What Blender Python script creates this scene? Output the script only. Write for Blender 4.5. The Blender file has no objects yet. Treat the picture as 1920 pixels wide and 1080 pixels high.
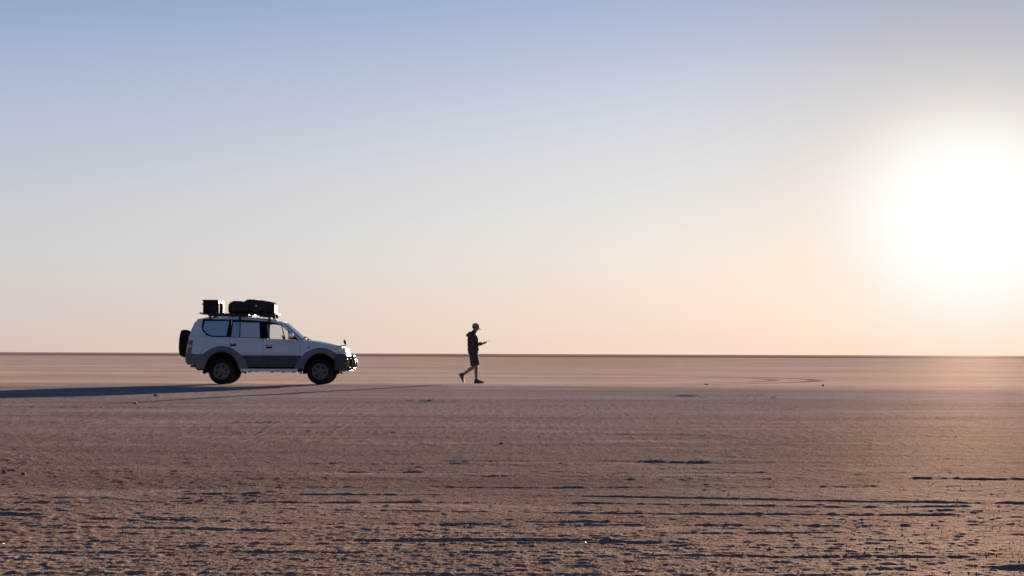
import bpy, bmesh, math, random
import numpy as np
from mathutils import Vector, Matrix
from mathutils.geometry import delaunay_2d_cdt
R = math.radians
rnd = random.Random(7)
sc = bpy.context.scene
COL = sc.collection

# ------------------------------------------------------------------ camera
CAM_H = 0.867
cam = bpy.data.cameras.new('camera')
cam.sensor_width = 36.0
cam.lens = 36.0 * 4533.0 / 1920.0
cam.clip_start = 0.1
cam.clip_end = 20000.0
cam_o = bpy.data.objects.new('camera', cam)
COL.objects.link(cam_o)
cam_o.matrix_world = Matrix.Translation((0, 0, CAM_H)) @ Matrix.Rotation(R(90 + 1.558), 4, 'X') @ Matrix.Rotation(R(0.209), 4, 'Z')
sc.camera = cam_o

# ------------------------------------------------------------------ light and exposure
EXPO = 3.1
SUN_EL, SUN_AZ = 3.25, 10.8
sc.view_settings.view_transform = 'Standard'
sc.view_settings.look = 'None'
sc.view_settings.gamma = 1.0
sc.view_settings.use_curve_mapping = False
sc.view_settings.exposure = EXPO
SUN_DIR = Vector((math.sin(R(SUN_AZ)) * math.cos(R(SUN_EL)), math.cos(R(SUN_AZ)) * math.cos(R(SUN_EL)), math.sin(R(SUN_EL))))
sl = bpy.data.lights.new('sun', 'SUN')
sl.energy = 4.7
sl.angle = R(0.5)
sl.color = (1.0, 0.72, 0.50)
so = bpy.data.objects.new('sun', sl)
so.rotation_euler = SUN_DIR.to_track_quat('Z', 'Y').to_euler()
so.location = (0, 0, 60)
COL.objects.link(so)


class NT:
    """small helper to write node trees as expressions"""
    def __init__(self, tree):
        self.t = tree
        tree.nodes.clear()

    def n(self, typ, ins=None, **props):
        nd = self.t.nodes.new(typ)
        for k, v in props.items():
            setattr(nd, k, v)
        for k, v in (ins or {}).items():
            self.set(nd.inputs[k], v)
        return nd

    def set(self, sock, v):
        if isinstance(v, bpy.types.NodeSocket):
            self.t.links.new(v, sock)
        elif isinstance(v, bpy.types.Node):
            self.t.links.new(v.outputs[0], sock)
        else:
            if hasattr(sock.default_value, '__len__') and not isinstance(v, (tuple, list)):
                v = [v] * len(sock.default_value)
            if hasattr(sock.default_value, '__len__') and len(sock.default_value) == 4 and len(v) == 3:
                v = tuple(v) + (1.0,)
            sock.default_value = v

    def m(self, op, a, b=0.0, c=0.0, clamp=False):
        nd = self.t.nodes.new('ShaderNodeMath')
        nd.operation = op
        nd.use_clamp = clamp
        for i, v in enumerate((a, b, c)):
            self.set(nd.inputs[i], v)
        return nd.outputs[0]

    def vm(self, op, a, b=(0, 0, 0)):
        nd = self.t.nodes.new('ShaderNodeVectorMath')
        nd.operation = op
        self.set(nd.inputs[0], a)
        if op == 'SCALE':
            self.set(nd.inputs['Scale'], b)
        else:
            self.set(nd.inputs[1], b)
        return nd.outputs['Value'] if op in ('DOT_PRODUCT', 'LENGTH', 'DISTANCE') else nd.outputs[0]

    def mix(self, f, a, b, blend='MIX'):
        nd = self.t.nodes.new('ShaderNodeMix')
        nd.data_type = 'RGBA'
        nd.blend_type = blend
        self.set(nd.inputs[0], f)
        self.set(nd.inputs[6], a)
        self.set(nd.inputs[7], b)
        return nd.outputs[2]

    def ramp(self, f, stops, interp='LINEAR'):
        nd = self.t.nodes.new('ShaderNodeValToRGB')
        cr = nd.color_ramp
        cr.interpolation = interp
        while len(cr.elements) < len(stops):
            cr.elements.new(0.5)
        for e, (p, c) in zip(cr.elements, stops):
            e.position = p
            e.color = tuple(c) + (1.0,) if len(c) == 3 else c
        self.set(nd.inputs[0], f)
        return nd.outputs[0]

    def smooth(self, x, a, b):
        nd = self.t.nodes.new('ShaderNodeMapRange')
        nd.interpolation_type = 'SMOOTHSTEP'
        self.set(nd.inputs[0], x)
        nd.inputs[1].default_value = a
        nd.inputs[2].default_value = b
        return nd.outputs[0]


# ------------------------------------------------------------------ sky (world): Nishita dome above, dusty bright air near the horizon
world = bpy.data.worlds.new('World')
sc.world = world
world.use_nodes = True
w = NT(world.node_tree)
tc = w.n('ShaderNodeTexCoord')
d = w.vm('NORMALIZE', tc.outputs['Generated'])
sep = w.n('ShaderNodeSeparateXYZ', {0: d})
elev = w.m('MULTIPLY', w.m('ARCSINE', sep.outputs[2]), 180 / math.pi)
theta = w.m('MULTIPLY', w.m('ARCCOSINE', w.m('MINIMUM', w.vm('DOT_PRODUCT', d, tuple(SUN_DIR)), 0.9999999)), 180 / math.pi)
low = w.ramp(w.m('DIVIDE', elev, 20.0, clamp=True), [
    (0.0, (0.640, 0.530, 0.474)),
    (0.6 / 20, (0.640, 0.542, 0.498)),
    (2.2 / 20, (0.606, 0.604, 0.608)),
    (4.2 / 20, (0.505, 0.554, 0.636)),
    (6.2 / 20, (0.408, 0.484, 0.628)),
    (8.3 / 20, (0.282, 0.368, 0.556)),
    (12.0 / 20, (0.200, 0.290, 0.500)),
    (1.0, (0.115, 0.190, 0.380))], 'B_SPLINE')
de = w.m('SUBTRACT', elev, SUN_EL)      # the bright dusty layer is wider than high
q = w.m('ADD', w.m('MULTIPLY', theta, theta), w.m('MULTIPLY', w.m('MULTIPLY', de, de), 2.6))
g = w.m('EXPONENT', w.m('DIVIDE', q, -16.0 * 16.0))
side = w.m('ADD', 0.68, w.m('MULTIPLY', w.smooth(theta, 110.0, 35.0), 0.32))   # away from the sun the air is dimmer
boost = w.vm('ADD', w.vm('SCALE', (0.62, 0.46, 0.26), g), (1, 1, 1))
boost = w.vm('SCALE', boost, side)
low = w.vm('MULTIPLY', low, boost)
# thick dust round the low sun takes out some of the blue
q2 = w.m('SUBTRACT', w.m('MULTIPLY', theta, theta), w.m('MULTIPLY', w.m('MULTIPLY', de, de), 0.5))
gd = w.m('MULTIPLY', w.m('EXPONENT', w.m('DIVIDE', q2, -4.6 * 4.6)), w.m('ADD', 0.35, w.m('MULTIPLY', w.smooth(elev, 0.0, 4.0), 0.75)))
low = w.vm('MULTIPLY', low, w.vm('SUBTRACT', (1, 1, 1), w.vm('SCALE', (0.06, 0.20, 0.30), gd)))
sky = w.n('ShaderNodeTexSky', sky_type='NISHITA')
sky.sun_disc = False
sky.sun_elevation = R(SUN_EL)
sky.sun_rotation = R(SUN_AZ)
sky.air_density = 1.0
sky.dust_density = 1.0
sky.ozone_density = 1.0
high = w.vm('MULTIPLY', sky.outputs[0], (0.158, 0.192, 0.315))
dome = w.mix(w.smooth(elev, 9.0, 30.0), low, high)
# glare of the dusty air round the sun: a soft white heart a little wider than high
q3 = w.m('ADD', w.m('MULTIPLY', theta, theta), w.m('MULTIPLY', w.m('MULTIPLY', de, de), 0.55))
heart = w.m('DIVIDE', 1.0, w.m('ADD', 1.0, w.m('POWER', w.m('DIVIDE', q3, 2.85 * 2.85), 2.4)))
g2 = w.m('EXPONENT', w.m('DIVIDE', theta, -4.0))
dome = w.vm('ADD', dome, w.vm('SCALE', (0.10, 0.08, 0.055), g2))
total = w.mix(heart, dome, (1.06, 1.035, 1.0))
# scene radiance = picture value / 2^exposure, as colour (1/(0.05 * 2^EXPO)) times Background strength 0.05
bg = w.n('ShaderNodeBackground', {0: w.vm('SCALE', total, 1.0 / (0.05 * 2 ** EXPO)), 1: 0.05})
wo = w.n('ShaderNodeOutputWorld', {0: bg})


# ------------------------------------------------------------------ materials
def mat(name, color, rough=0.6, metal=0.0, noise=0.0, nscale=8.0, bump=0.0, bscale=60.0, coat=0.0, spec=0.5, dust=0.0):
    m = bpy.data.materials.new(name)
    m.use_nodes = True
    t = NT(m.node_tree)
    tc = t.n('ShaderNodeTexCoord')
    c = color
    if noise or dust:
        nz = t.n('ShaderNodeTexNoise', {'Vector': tc.outputs['Object'], 'Scale': nscale, 'Detail': 5.0, 'Roughness': 0.6})
        if noise:
            c = t.mix(nz.outputs[0], tuple(v * (1 - noise) for v in color), tuple(min(1, v * (1 + noise)) for v in color))
        if dust:
            dn = t.n('ShaderNodeTexNoise', {'Vector': tc.outputs['Object'], 'Scale': 3.1, 'Detail': 6.0, 'Roughness': 0.65})
            c = t.mix(t.m('MULTIPLY', t.smooth(dn.outputs[0], 0.35, 0.75), dust), c, (0.40, 0.32, 0.26))
    p = t.n('ShaderNodeBsdfPrincipled', {'Base Color': c, 'Roughness': rough, 'Metallic': metal, 'Specular IOR Level': spec, 'Coat Weight': coat, 'Coat Roughness': 0.06})
    if bump:
        bn = t.n('ShaderNodeTexNoise', {'Vector': tc.outputs['Object'], 'Scale': bscale, 'Detail': 4.0})
        b = t.n('ShaderNodeBump', {'Height': bn.outputs[0], 'Strength': 0.6, 'Distance': bump})
        t.set(p.inputs['Normal'], b.outputs[0])
    t.n('ShaderNodeOutputMaterial', {0: p})
    return m


def glass_mat(name, tint, refl, gcol=(1, 1, 1), film=0.0):
    m = bpy.data.materials.new(name)
    m.use_nodes = True
    t = NT(m.node_tree)
    tr = t.n('ShaderNodeBsdfTransparent', {0: tint})
    gl = t.n('ShaderNodeBsdfGlossy', {'Color': gcol, 'Roughness': 0.02})
    fr = t.n('ShaderNodeFresnel', {0: 1.5})
    f = t.m('ADD', fr, refl, clamp=True)
    mx = t.n('ShaderNodeMixShader', {0: f, 1: tr, 2: gl})
    if film:
        df = t.n('ShaderNodeBsdfDiffuse', {'Color': (0.42, 0.39, 0.37)})
        mx = t.n('ShaderNodeMixShader', {0: film, 1: mx, 2: df})
    t.n('ShaderNodeOutputMaterial', {0: mx})
    return m


M = dict(
    paint=mat('silver_white_paint', (0.44, 0.50, 0.595), 0.42, 0.0, 0.05, 1.5, coat=0.5, dust=0.08),
    clad=mat('cladding_sky_tone', (0.082, 0.092, 0.130), 0.55, 0.0, 0.12, 4.0, dust=0.12),  # lighter than the door cladding: sky reflection on tilted flares put into the colour
    clad_dark=mat('dark_grey_cladding', (0.030, 0.033, 0.045), 0.6, 0.0, 0.15, 4.0, dust=0.05),
    black=mat('black_trim', (0.009, 0.009, 0.011), 0.9, 0.0, 0.1, spec=0.0),
    frame=mat('underbody_black', (0.011, 0.010, 0.010), 0.9, 0.0, 0.2, spec=0.0),
    rubber=mat('tyre_rubber', (0.012, 0.011, 0.012), 0.9, 0.0, 0.2, 6.0, dust=0.05, spec=0.0),
    alloy=mat('wheel_alloy', (0.095, 0.090, 0.092), 0.55, 0.3, 0.15, 9.0, dust=0.12),
    chrome=mat('bright_metal', (0.72, 0.72, 0.73), 0.16, 1.0),
    steel=mat('brushed_steel', (0.55, 0.55, 0.57), 0.35, 1.0, 0.1),
    red=mat('red_lens', (0.14, 0.006, 0.010), 0.2, coat=0.2),
    white_lens=mat('clear_lens', (0.42, 0.42, 0.45), 0.15, 0.4, coat=0.4),
    tail_white=mat('milky_lens', (0.30, 0.31, 0.35), 0.2),
    bar=mat('dark_bar_paint', (0.030, 0.030, 0.033), 0.6, 0.0, spec=0.0),
    tube=mat('bar_tube_paint', (0.05, 0.05, 0.052), 0.35, 0.0, spec=0.25),
    amber=mat('amber_lens', (0.45, 0.13, 0.02), 0.2),
    cloth=mat('dark_seat_cloth', (0.016, 0.015, 0.015), 0.9, bump=0.002),
    canvas=mat('dark_canvas', (0.028, 0.025, 0.027), 0.9, 0, 0.25, 7.0, bump=0.012, bscale=22.0, dust=0.08, spec=0.0),
    box=mat('dark_box_plastic', (0.018, 0.017, 0.017), 0.75, 0, 0.2, 5.0, dust=0.05, spec=0.015),
    strap=mat('webbing', (0.03, 0.03, 0.032), 0.9),
    rack=mat('rack_black', (0.010, 0.010, 0.010), 0.55),
    running=mat('running_board', (0.50, 0.53, 0.60), 0.45, 0.0, 0.1, dust=0.2),
    skin=mat('skin', (0.175, 0.092, 0.066), 0.65, 0, 0.08, 9.0),
    jacket=mat('dark_jacket', (0.028, 0.023, 0.017), 0.92, 0, 0.2, 12.0, bump=0.010, bscale=16.0),
    shorts=mat('dark_shorts', (0.030, 0.022, 0.023), 0.9, 0, 0.2, 12.0, bump=0.008, bscale=18.0),
    shoe=mat('dark_shoe', (0.024, 0.019, 0.016), 0.75, 0, 0.2, 20.0, dust=0.15),
    sole=mat('shoe_sole', (0.06, 0.055, 0.05), 0.8, dust=0.3),
    cap=mat('grey_cap', (0.13, 0.112, 0.098), 0.9, 0, 0.15, 20.0),
    hair=mat('dark_hair', (0.03, 0.02, 0.015), 0.7),
    phone=mat('phone_shell', (0.02, 0.02, 0.022), 0.25),
    screen=mat('phone_glass', (0.012, 0.012, 0.014), 0.08),
    eye=mat('eye_dark', (0.03, 0.02, 0.015), 0.2),
    clod=mat('dry_earth', (0.17, 0.125, 0.10), 0.95, 0, 0.3, 30.0, bump=0.01, bscale=40.0),
    clear=glass_mat('clear_glass', (0.93, 0.94, 0.94), 0.0),
    tint=glass_mat('tinted_glass', (0.17, 0.18, 0.20), 0.24, (0.90, 0.94, 1.0), 0.10),
    curtain=glass_mat('filmed_glass', (0.16, 0.16, 0.16), 0.36, (1.0, 0.97, 0.95), 0.52),
    screen_glass=glass_mat('windscreen_glass', (0.80, 0.83, 0.83), 0.02),
)


# ------------------------------------------------------------------ mesh helpers
def link(name, me, m=None, parent=None, smooth=False):
    o = bpy.data.objects.new(name, me)
    COL.objects.link(o)
    if m is not None:
        me.materials.append(m)
    if parent is not None:
        o.parent = parent
    if smooth:
        me.shade_smooth()
    return o


def build(name, bm, m, parent=None, smooth=False, auto=None):
    bmesh.ops.recalc_face_normals(bm, faces=bm.faces[:])
    me = bpy.data.meshes.new(name)
    bm.to_mesh(me)
    bm.free()
    if auto is not None:
        me.shade_smooth()
        me.set_sharp_from_angle(angle=R(auto))
    return link(name, me, m, parent, smooth)


def tag(o, label=None, cat=None, group=None, kind=None):
    if label: o['label'] = label
    if cat: o['category'] = cat
    if group: o['group'] = group
    if kind: o['kind'] = kind
    return o


def empty(name, loc, rz=0.0):
    o = bpy.data.objects.new(name, None)
    o.empty_display_size = 0.2
    COL.objects.link(o)
    o.location = loc
    o.rotation_euler = (0, 0, rz)
    return o


def add_box(bm, c, s, rot=None, bevel=0.0):
    mtx = Matrix.Translation(c) @ (rot.to_4x4() if rot is not None else Matrix.Identity(4)) @ Matrix.Diagonal((s[0], s[1], s[2], 1))
    r = bmesh.ops.create_cube(bm, size=1.0, matrix=mtx)
    if bevel:
        es = list({e for v in r['verts'] for e in v.link_edges})
        bmesh.ops.bevel(bm, geom=es, offset=bevel, segments=2, profile=0.5, affect='EDGES')


def add_tube(bm, pts, rad, seg=8, caps=True):
    pts = [Vector(p) for p in pts]
    rads = rad if isinstance(rad, (list, tuple)) else [rad] * len(pts)
    rings = []
    up = Vector((0, 0, 1))
    prev = None
    for i, p in enumerate(pts):
        t = (pts[min(i + 1, len(pts) - 1)] - pts[max(i - 1, 0)]).normalized()
        if prev is None:
            a = up if abs(t.dot(up)) < 0.95 else Vector((1, 0, 0))
            u = t.cross(a).normalized()
        else:
            u = (prev - t * prev.dot(t)).normalized()
        prev = u
        v = t.cross(u)
        rings.append([bm.verts.new(p + (u * math.cos(2 * math.pi * k / seg) + v * math.sin(2 * math.pi * k / seg)) * rads[i]) for k in range(seg)])
    for a, b in zip(rings, rings[1:]):
        for k in range(seg):
            bm.faces.new((a[k], a[(k + 1) % seg], b[(k + 1) % seg], b[k]))
    if caps:
        bm.faces.new(rings[0][::-1])
        bm.faces.new(rings[-1])


def add_lathe(bm, prof, seg=40, closed=False):
    """profile of (radius, y) spun round the Y axis"""
    rings = []
    for r, y in prof:
        rings.append([bm.verts.new((r * math.cos(2 * math.pi * k / seg), y, r * math.sin(2 * math.pi * k / seg))) for k in range(seg)])
    n = len(rings)
    for i in range(n if closed else n - 1):
        a, b = rings[i], rings[(i + 1) % n]
        for k in range(seg):
            bm.faces.new((a[k], a[(k + 1) % seg], b[(k + 1) % seg], b[k]))
    return rings


def add_ell(bm, c, r, rot=None, seg=16):
    mtx = Matrix.Translation(c) @ (rot.to_4x4() if rot is not None else Matrix.Identity(4)) @ Matrix.Diagonal((r[0], r[1], r[2], 1))
    bmesh.ops.create_uvsphere(bm, u_segments=seg, v_segments=max(6, seg // 2 + 2), radius=1.0, matrix=mtx)


def add_cone(bm, a, b, ra, rb, seg=14):
    """tapered limb with round ends"""
    a, b = Vector(a), Vector(b)
    add_tube(bm, [a, b], [ra, rb], seg)
    add_ell(bm, a, (ra, ra, ra), seg=seg)
    add_ell(bm, b, (rb, rb, rb), seg=seg)


def poly_solid(bm, outer, holes, fn, t):
    """plate with openings: 2D outline and holes in (x, z), mapped to 3D by fn(x, z, depth)"""
    loops = [list(outer)] + [list(h) for h in holes]
    flat = [p for l in loops for p in l]
    edges, o = [], 0
    for l in loops:
        edges += [(o + k, o + (k + 1) % len(l)) for k in range(len(l))]
        o += len(l)
    res = delaunay_2d_cdt([Vector((p[0], p[1])) for p in flat], edges, [], 0, 1e-7)

    def inside(px, pz, l):
        c = False
        for k in range(len(l)):
            (xa, za), (xb, zb) = l[k][:2], l[k - 1][:2]
            if (za > pz) != (zb > pz) and px < (xb - xa) * (pz - za) / (zb - za) + xa:
                c = not c
        return c
    orig = [o_[0] if o_ else None for o_ in res[3]]
    A = [bm.verts.new(fn(p[0], p[1], 0.0)) for p in flat]
    B = [bm.verts.new(fn(p[0], p[1], t)) for p in flat]
    for f in res[2]:
        cx = sum(res[0][v].x for v in f) / len(f)
        cz = sum(res[0][v].y for v in f) / len(f)
        if inside(cx, cz, loops[0]) and not any(inside(cx, cz, h) for h in loops[1:]):
            k = [orig[v] for v in f]
            if None in k or len(set(k)) < 3:
                continue
            bm.faces.new([A[v] for v in k])
            bm.faces.new([B[v] for v in reversed(k)])
    o = 0
    for l in loops:
        n = len(l)
        for i in range(n):
            j = (i + 1) % n
            bm.faces.new((A[o + i], A[o + j], B[o + j], B[o + i]))
        o += n


def grid_solid(bm, P, Q):
    """two matching point grids (outer skin, inner skin) closed along the rim"""
    nu, nv = len(P), len(P[0])
    A = [[bm.verts.new(p) for p in row] for row in P]
    B = [[bm.verts.new(p) for p in row] for row in Q]
    for i in range(nu - 1):
        for j in range(nv - 1):
            bm.faces.new((A[i][j], A[i + 1][j], A[i + 1][j + 1], A[i][j + 1]))
            bm.faces.new((B[i][j + 1], B[i + 1][j + 1], B[i + 1][j], B[i][j]))
    rim = [(i, 0) for i in range(nu)] + [(nu - 1, j) for j in range(1, nv)] + [(i, nv - 1) for i in range(nu - 2, -1, -1)] + [(0, j) for j in range(nv - 2, 0, -1)]
    for k in range(len(rim)):
        (i, j), (p, q) = rim[k], rim[(k + 1) % len(rim)]
        bm.faces.new((A[i][j], A[p][q], B[p][q], B[i][j]))


def remeshed(name, bm, voxel, m, parent=None, smooth_it=6, fn=None):
    """one continuous skin grown over the joined volumes"""
    me = bpy.data.meshes.new('tmp')
    bmesh.ops.recalc_face_normals(bm, faces=bm.faces[:])
    bm.to_mesh(me)
    bm.free()
    o = bpy.data.objects.new('tmp', me)
    COL.objects.link(o)
    r = o.modifiers.new('r', 'REMESH')
    r.mode = 'VOXEL'
    r.voxel_size = voxel
    s = o.modifiers.new('s', 'SMOOTH')
    s.iterations = smooth_it
    s.factor = 0.5
    dg = bpy.context.evaluated_depsgraph_get()
    me2 = bpy.data.meshes.new_from_object(o.evaluated_get(dg))
    me2.name = name
    bpy.data.objects.remove(o)
    bpy.data.meshes.remove(me)
    me2.materials.clear()
    return link(name, me2, m, parent, True)


# ------------------------------------------------------------------ ground: one sheet to the horizon, with real relief
def hash2(ix, iy, seed):
    h = (ix.astype(np.int64) * 374761393 + iy.astype(np.int64) * 668265263 + seed * 974711) & 0xFFFFFFFF
    h = ((h ^ (h >> 13)) * 1274126177) & 0xFFFFFFFF
    h = ((h ^ (h >> 16)) * 2246822519) & 0xFFFFFFFF
    return ((h ^ (h >> 15)) & 0xFFFFFF).astype(np.float32) / 16777215.0


def vnoise(x, y, seed):
    ix, iy = np.floor(x), np.floor(y)
    fx, fy = (x - ix).astype(np.float32), (y - iy).astype(np.float32)
    ix, iy = ix.astype(np.int64), iy.astype(np.int64)
    fx = fx * fx * fx * (fx * (fx * 6 - 15) + 10)
    fy = fy * fy * fy * (fy * (fy * 6 - 15) + 10)
    a, b = hash2(ix, iy, seed), hash2(ix + 1, iy, seed)
    c, e = hash2(ix, iy + 1, seed), hash2(ix + 1, iy + 1, seed)
    return (a + (b - a) * fx) * (1 - fy) + (c + (e - c) * fx) * fy - 0.5


def sstep(x, a, b):
    t = np.clip((x - a) / (b - a), 0, 1)
    return t * t * (3 - 2 * t)


RUTS = [  # old wheel ruts crossing the pan: distance at x=0, slope, half width, depth, lip height, seed
    (9.72, 0.015, 0.10, 0.010, 0.022, 1), (10.35, -0.030, 0.06, 0.005, 0.012, 2), (10.85, -0.055, 0.06, 0.005, 0.012, 12), (11.3, -0.035, 0.08, 0.007, 0.014, 3),
    (11.85, -0.06, 0.06, 0.004, 0.010, 13), (12.5, -0.050, 0.09, 0.009, 0.021, 4), (13.15, -0.080, 0.06, 0.005, 0.012, 5), (13.9, -0.05, 0.05, 0.003, 0.008, 14), (14.6, -0.11, 0.06, 0.005, 0.010, 6),
    (15.6, -0.06, 0.08, 0.005, 0.010, 7), (16.9, -0.02, 0.16, 0.006, 0.0095, 8), (17.7, 0.03, 0.10, 0.004, 0.009, 15), (19.4, 0.015, 0.22, 0.010, 0.015, 9),
    (22.5, 0.04, 0.14, 0.005, 0.008, 10), (26.0, -0.05, 0.2, 0.006, 0.008, 11),
    (30.0, 0.08, 0.25, 0.010, 0.020, 16), (33.5, -0.10, 0.25, 0.010, 0.022, 17), (38.0, 0.02, 0.3, 0.012, 0.030, 18), (43.0, -0.16, 0.3, 0.016, 0.040, 19), (48.5, 0.10, 0.35, 0.02, 0.055, 20), (55.0, -0.05, 0.4, 0.03, 0.07, 21)]
MOUNDS = [(3.6, 50.1, 0.34, 0.6, 0.045), (5.19, 51.1, 0.22, 0.4, 0.035), (5.3, 48.6, 0.14, 0.3, 0.03), (-1.6, 44.0, 0.5, 0.5, 0.03), (-0.9, 44.6, 0.3, 0.4, 0.02)]


CLOD1, CLOD2 = 0.0095, 0.0085


def height(x, y, want_churn=False):
    x = np.asarray(x, np.float32)
    y = np.asarray(y, np.float32)
    r = np.sqrt(x * x + y * y)
    amp = np.interp(r, [0, 10.5, 14.5, 24, 40, 58, 68, 90, 300, 600], [.42, .46, .74, .70, .36, .16, .07, .06, .06, 0]).astype(np.float32)
    churn = sstep(vnoise(x / 2.3, y / 1.9, 11) + 0.6 * vnoise(x / 0.8, y / 0.7, 12) + 0.35 * vnoise(x / 0.21, y / 0.25, 13), 0.02, 0.50)
    # wind and water streaks: low ridges longer than they are wide, broken up
    wx, wy = x + 0.5 * vnoise(x / 0.9, y / 0.9, 30), y + 0.22 * vnoise(x / 0.7, y / 0.5, 31)
    str1 = np.clip(1 - np.abs(2.6 * vnoise(wx / 1.5 + wy * 0.04, wy / 0.42, 23)) , 0, 1)
    gate = sstep(vnoise(x / 0.9, y / 0.8, 32) + 0.5 * vnoise(x / 0.33, y / 0.4, 33), -0.05, 0.40)
    crumb = 1 + 1.2 * vnoise(x / 0.14, y / 0.16, 90) + 1.3 * vnoise(x / 0.05, y / 0.09, 91) + 0.6 * vnoise(x / 0.022, y / 0.05, 92)
    h = 0.005 * vnoise(x / 1.3, y / 1.1, 21)
    h += 0.0065 * gate * str1 ** 3 * crumb
    h += 0.0022 * vnoise(x / 0.42, y / 0.40, 22)
    # crumbly surface: small clods standing a centimetre or so proud
    big_amp = np.maximum(amp, 0.05)
    cover = 0.10 + 0.14 * vnoise(x / 0.6, y / 0.6, 52) - 0.10 * churn
    c1 = np.interp(r, [0, 12, 24, 34], [1, 1, .6, 0]).astype(np.float32)
    c2 = np.interp(r, [0, 12, 18, 40, 64], [.2, .35, 1, .8, 0]).astype(np.float32)
    c3 = np.interp(r, [0, 10, 15], [1, .8, 0]).astype(np.float32)
    h += c1 / big_amp * CLOD1 * np.clip(vnoise(x / 0.050, y / 0.065, 51) - cover, 0, 1)
    h += c2 / big_amp * CLOD2 * np.clip(vnoise(x / 0.105, y / 0.22, 54) - cover, 0, 1)
    c4 = np.interp(r, [0, 18, 26, 50, 63], [0, 0, 1, .9, 0]).astype(np.float32)
    h += c4 / big_amp * (0.011 * np.clip(vnoise(x / 0.060, y / 0.55, 56) - cover * 0.6, 0, 1) + 0.005 * np.clip(vnoise(x / 0.16, y / 0.9, 57) - cover, 0, 1))
    h += c3 / big_amp * 0.0055 * np.clip(vnoise(x / 0.017, y / 0.04, 53), 0, 1)
    h += (0.45 + 0.55 * churn) * (0.0016 * vnoise(x / 0.13, y / 0.15, 24) + 0.0010 * np.abs(vnoise(x / 0.09, y / 0.11, 26)))
    fine = np.interp(r, [0, 18, 30, 50], [1, .9, .7, 0]).astype(np.float32)
    h += fine * (0.55 + 0.45 * churn) * (0.0028 * vnoise(x / 0.045, y / 0.07, 25) + 0.0030 * vnoise(x / 0.020, y / 0.05, 27))
    dirt = churn.copy()
    for (y0, sl_, hwd, dep, lip, sd) in RUTS:
        c = np.full_like(x, sd * 7.3)
        wob = 0.42 * vnoise(x / 3.1, c, 40 + sd) + 0.16 * vnoise(x / 0.9, c, 60 + sd) + 0.05 * vnoise(x / 0.3, y / 0.5, 61 + sd)
        t = y - (y0 + sl_ * x + wob)
        mod = sstep(vnoise(x / 1.5, c, 80 + sd) + 0.5 * vnoise(x / 0.45, y / 0.3, 81 + sd), -0.08, 0.36)
        g0 = np.exp(-(t / hwd) ** 2)
        g1 = np.exp(-((t - hwd * 1.25) / (hwd * 0.6)) ** 2)
        h += -dep * g0 * (0.3 + 0.7 * mod) + 0.72 * lip * mod * g1 * crumb
        h += 0.5 * lip * (1 - 0.6 * mod) * np.exp(-((t + hwd * 1.25) / (hwd * 0.6)) ** 2) * crumb * 0.6
        dirt = np.maximum(dirt, np.clip((g0 + g1) * (0.25 + 0.75 * mod), 0, 1) * np.clip(0.3 + 0.7 * crumb, 0, 1))
    h *= amp
    for (mx, my, sx, sy, mh) in MOUNDS:
        h += mh * np.exp(-((x - mx) / sx) ** 2 - ((y - my) / sy) ** 2) * (1 + 1.2 * vnoise(x / 0.12, y / 0.3, 120))
    if want_churn:
        return h, dirt * np.interp(r, [0, 22, 45, 60], [1, .9, .5, 0])
    return h


def make_ground():
    f, H = 2418.0, CAM_H
    radii = list(np.linspace(0.4, 7.6, 10))
    v = f * H / 8.3
    step = 0.40
    while v > 4.5:
        radii.append(f * H / v)
        v -= step
    radii += list(np.geomspace(radii[-1] * 1.12, 9500.0, 22))
    radii = np.array(radii)
    half = R(13.4)
    dense = np.linspace(-half, half, 1340)
    rest = np.linspace(half, 2 * math.pi - half, 130)[1:-1]
    ang = np.concatenate([dense, rest])
    na, nr = len(ang), len(radii)
    A, RR = np.meshgrid(ang, radii)
    X, Y = RR * np.sin(A), RR * np.cos(A)
    Z, CH = height(X, Y, True)
    Z = Z.astype(np.float32)
    CH[:, len(dense):] *= 0.3
    Z[:, len(dense):] *= 0.15
    co = np.empty((nr * na + 1, 3), np.float32)
    co[:-1, 0], co[:-1, 1], co[:-1, 2] = X.ravel(), Y.ravel(), Z.ravel()
    co[-1] = (0, 0, 0)
    i = np.arange(nr - 1)[:, None] * na
    j = np.arange(na)[None, :]
    j2 = (j + 1) % na
    quads = np.stack([i + j, i + na + j, i + na + j2, i + j2], -1).reshape(-1, 4)
    tri = np.stack([np.full(na, nr * na), np.arange(na), (np.arange(na) + 1) % na], -1)
    nl = quads.size + tri.size
    me = bpy.data.meshes.new('ground')
    me.vertices.add(len(co))
    me.vertices.foreach_set('co', co.ravel())
    me.loops.add(nl)
    me.loops.foreach_set('vertex_index', np.concatenate([quads.ravel(), tri.ravel()]).astype(np.int32))
    npoly = len(quads) + len(tri)
    me.polygons.add(npoly)
    me.polygons.foreach_set('loop_start', np.concatenate([np.arange(len(quads)) * 4, len(quads) * 4 + np.arange(len(tri)) * 3]).astype(np.int32))
    me.update(calc_edges=True)
    me.validate()
    at = me.attributes.new('churn', 'FLOAT', 'POINT')
    at.data.foreach_set('value', np.append(CH.ravel(), 0).astype(np.float32))
    me.shade_smooth()
    return me


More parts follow.
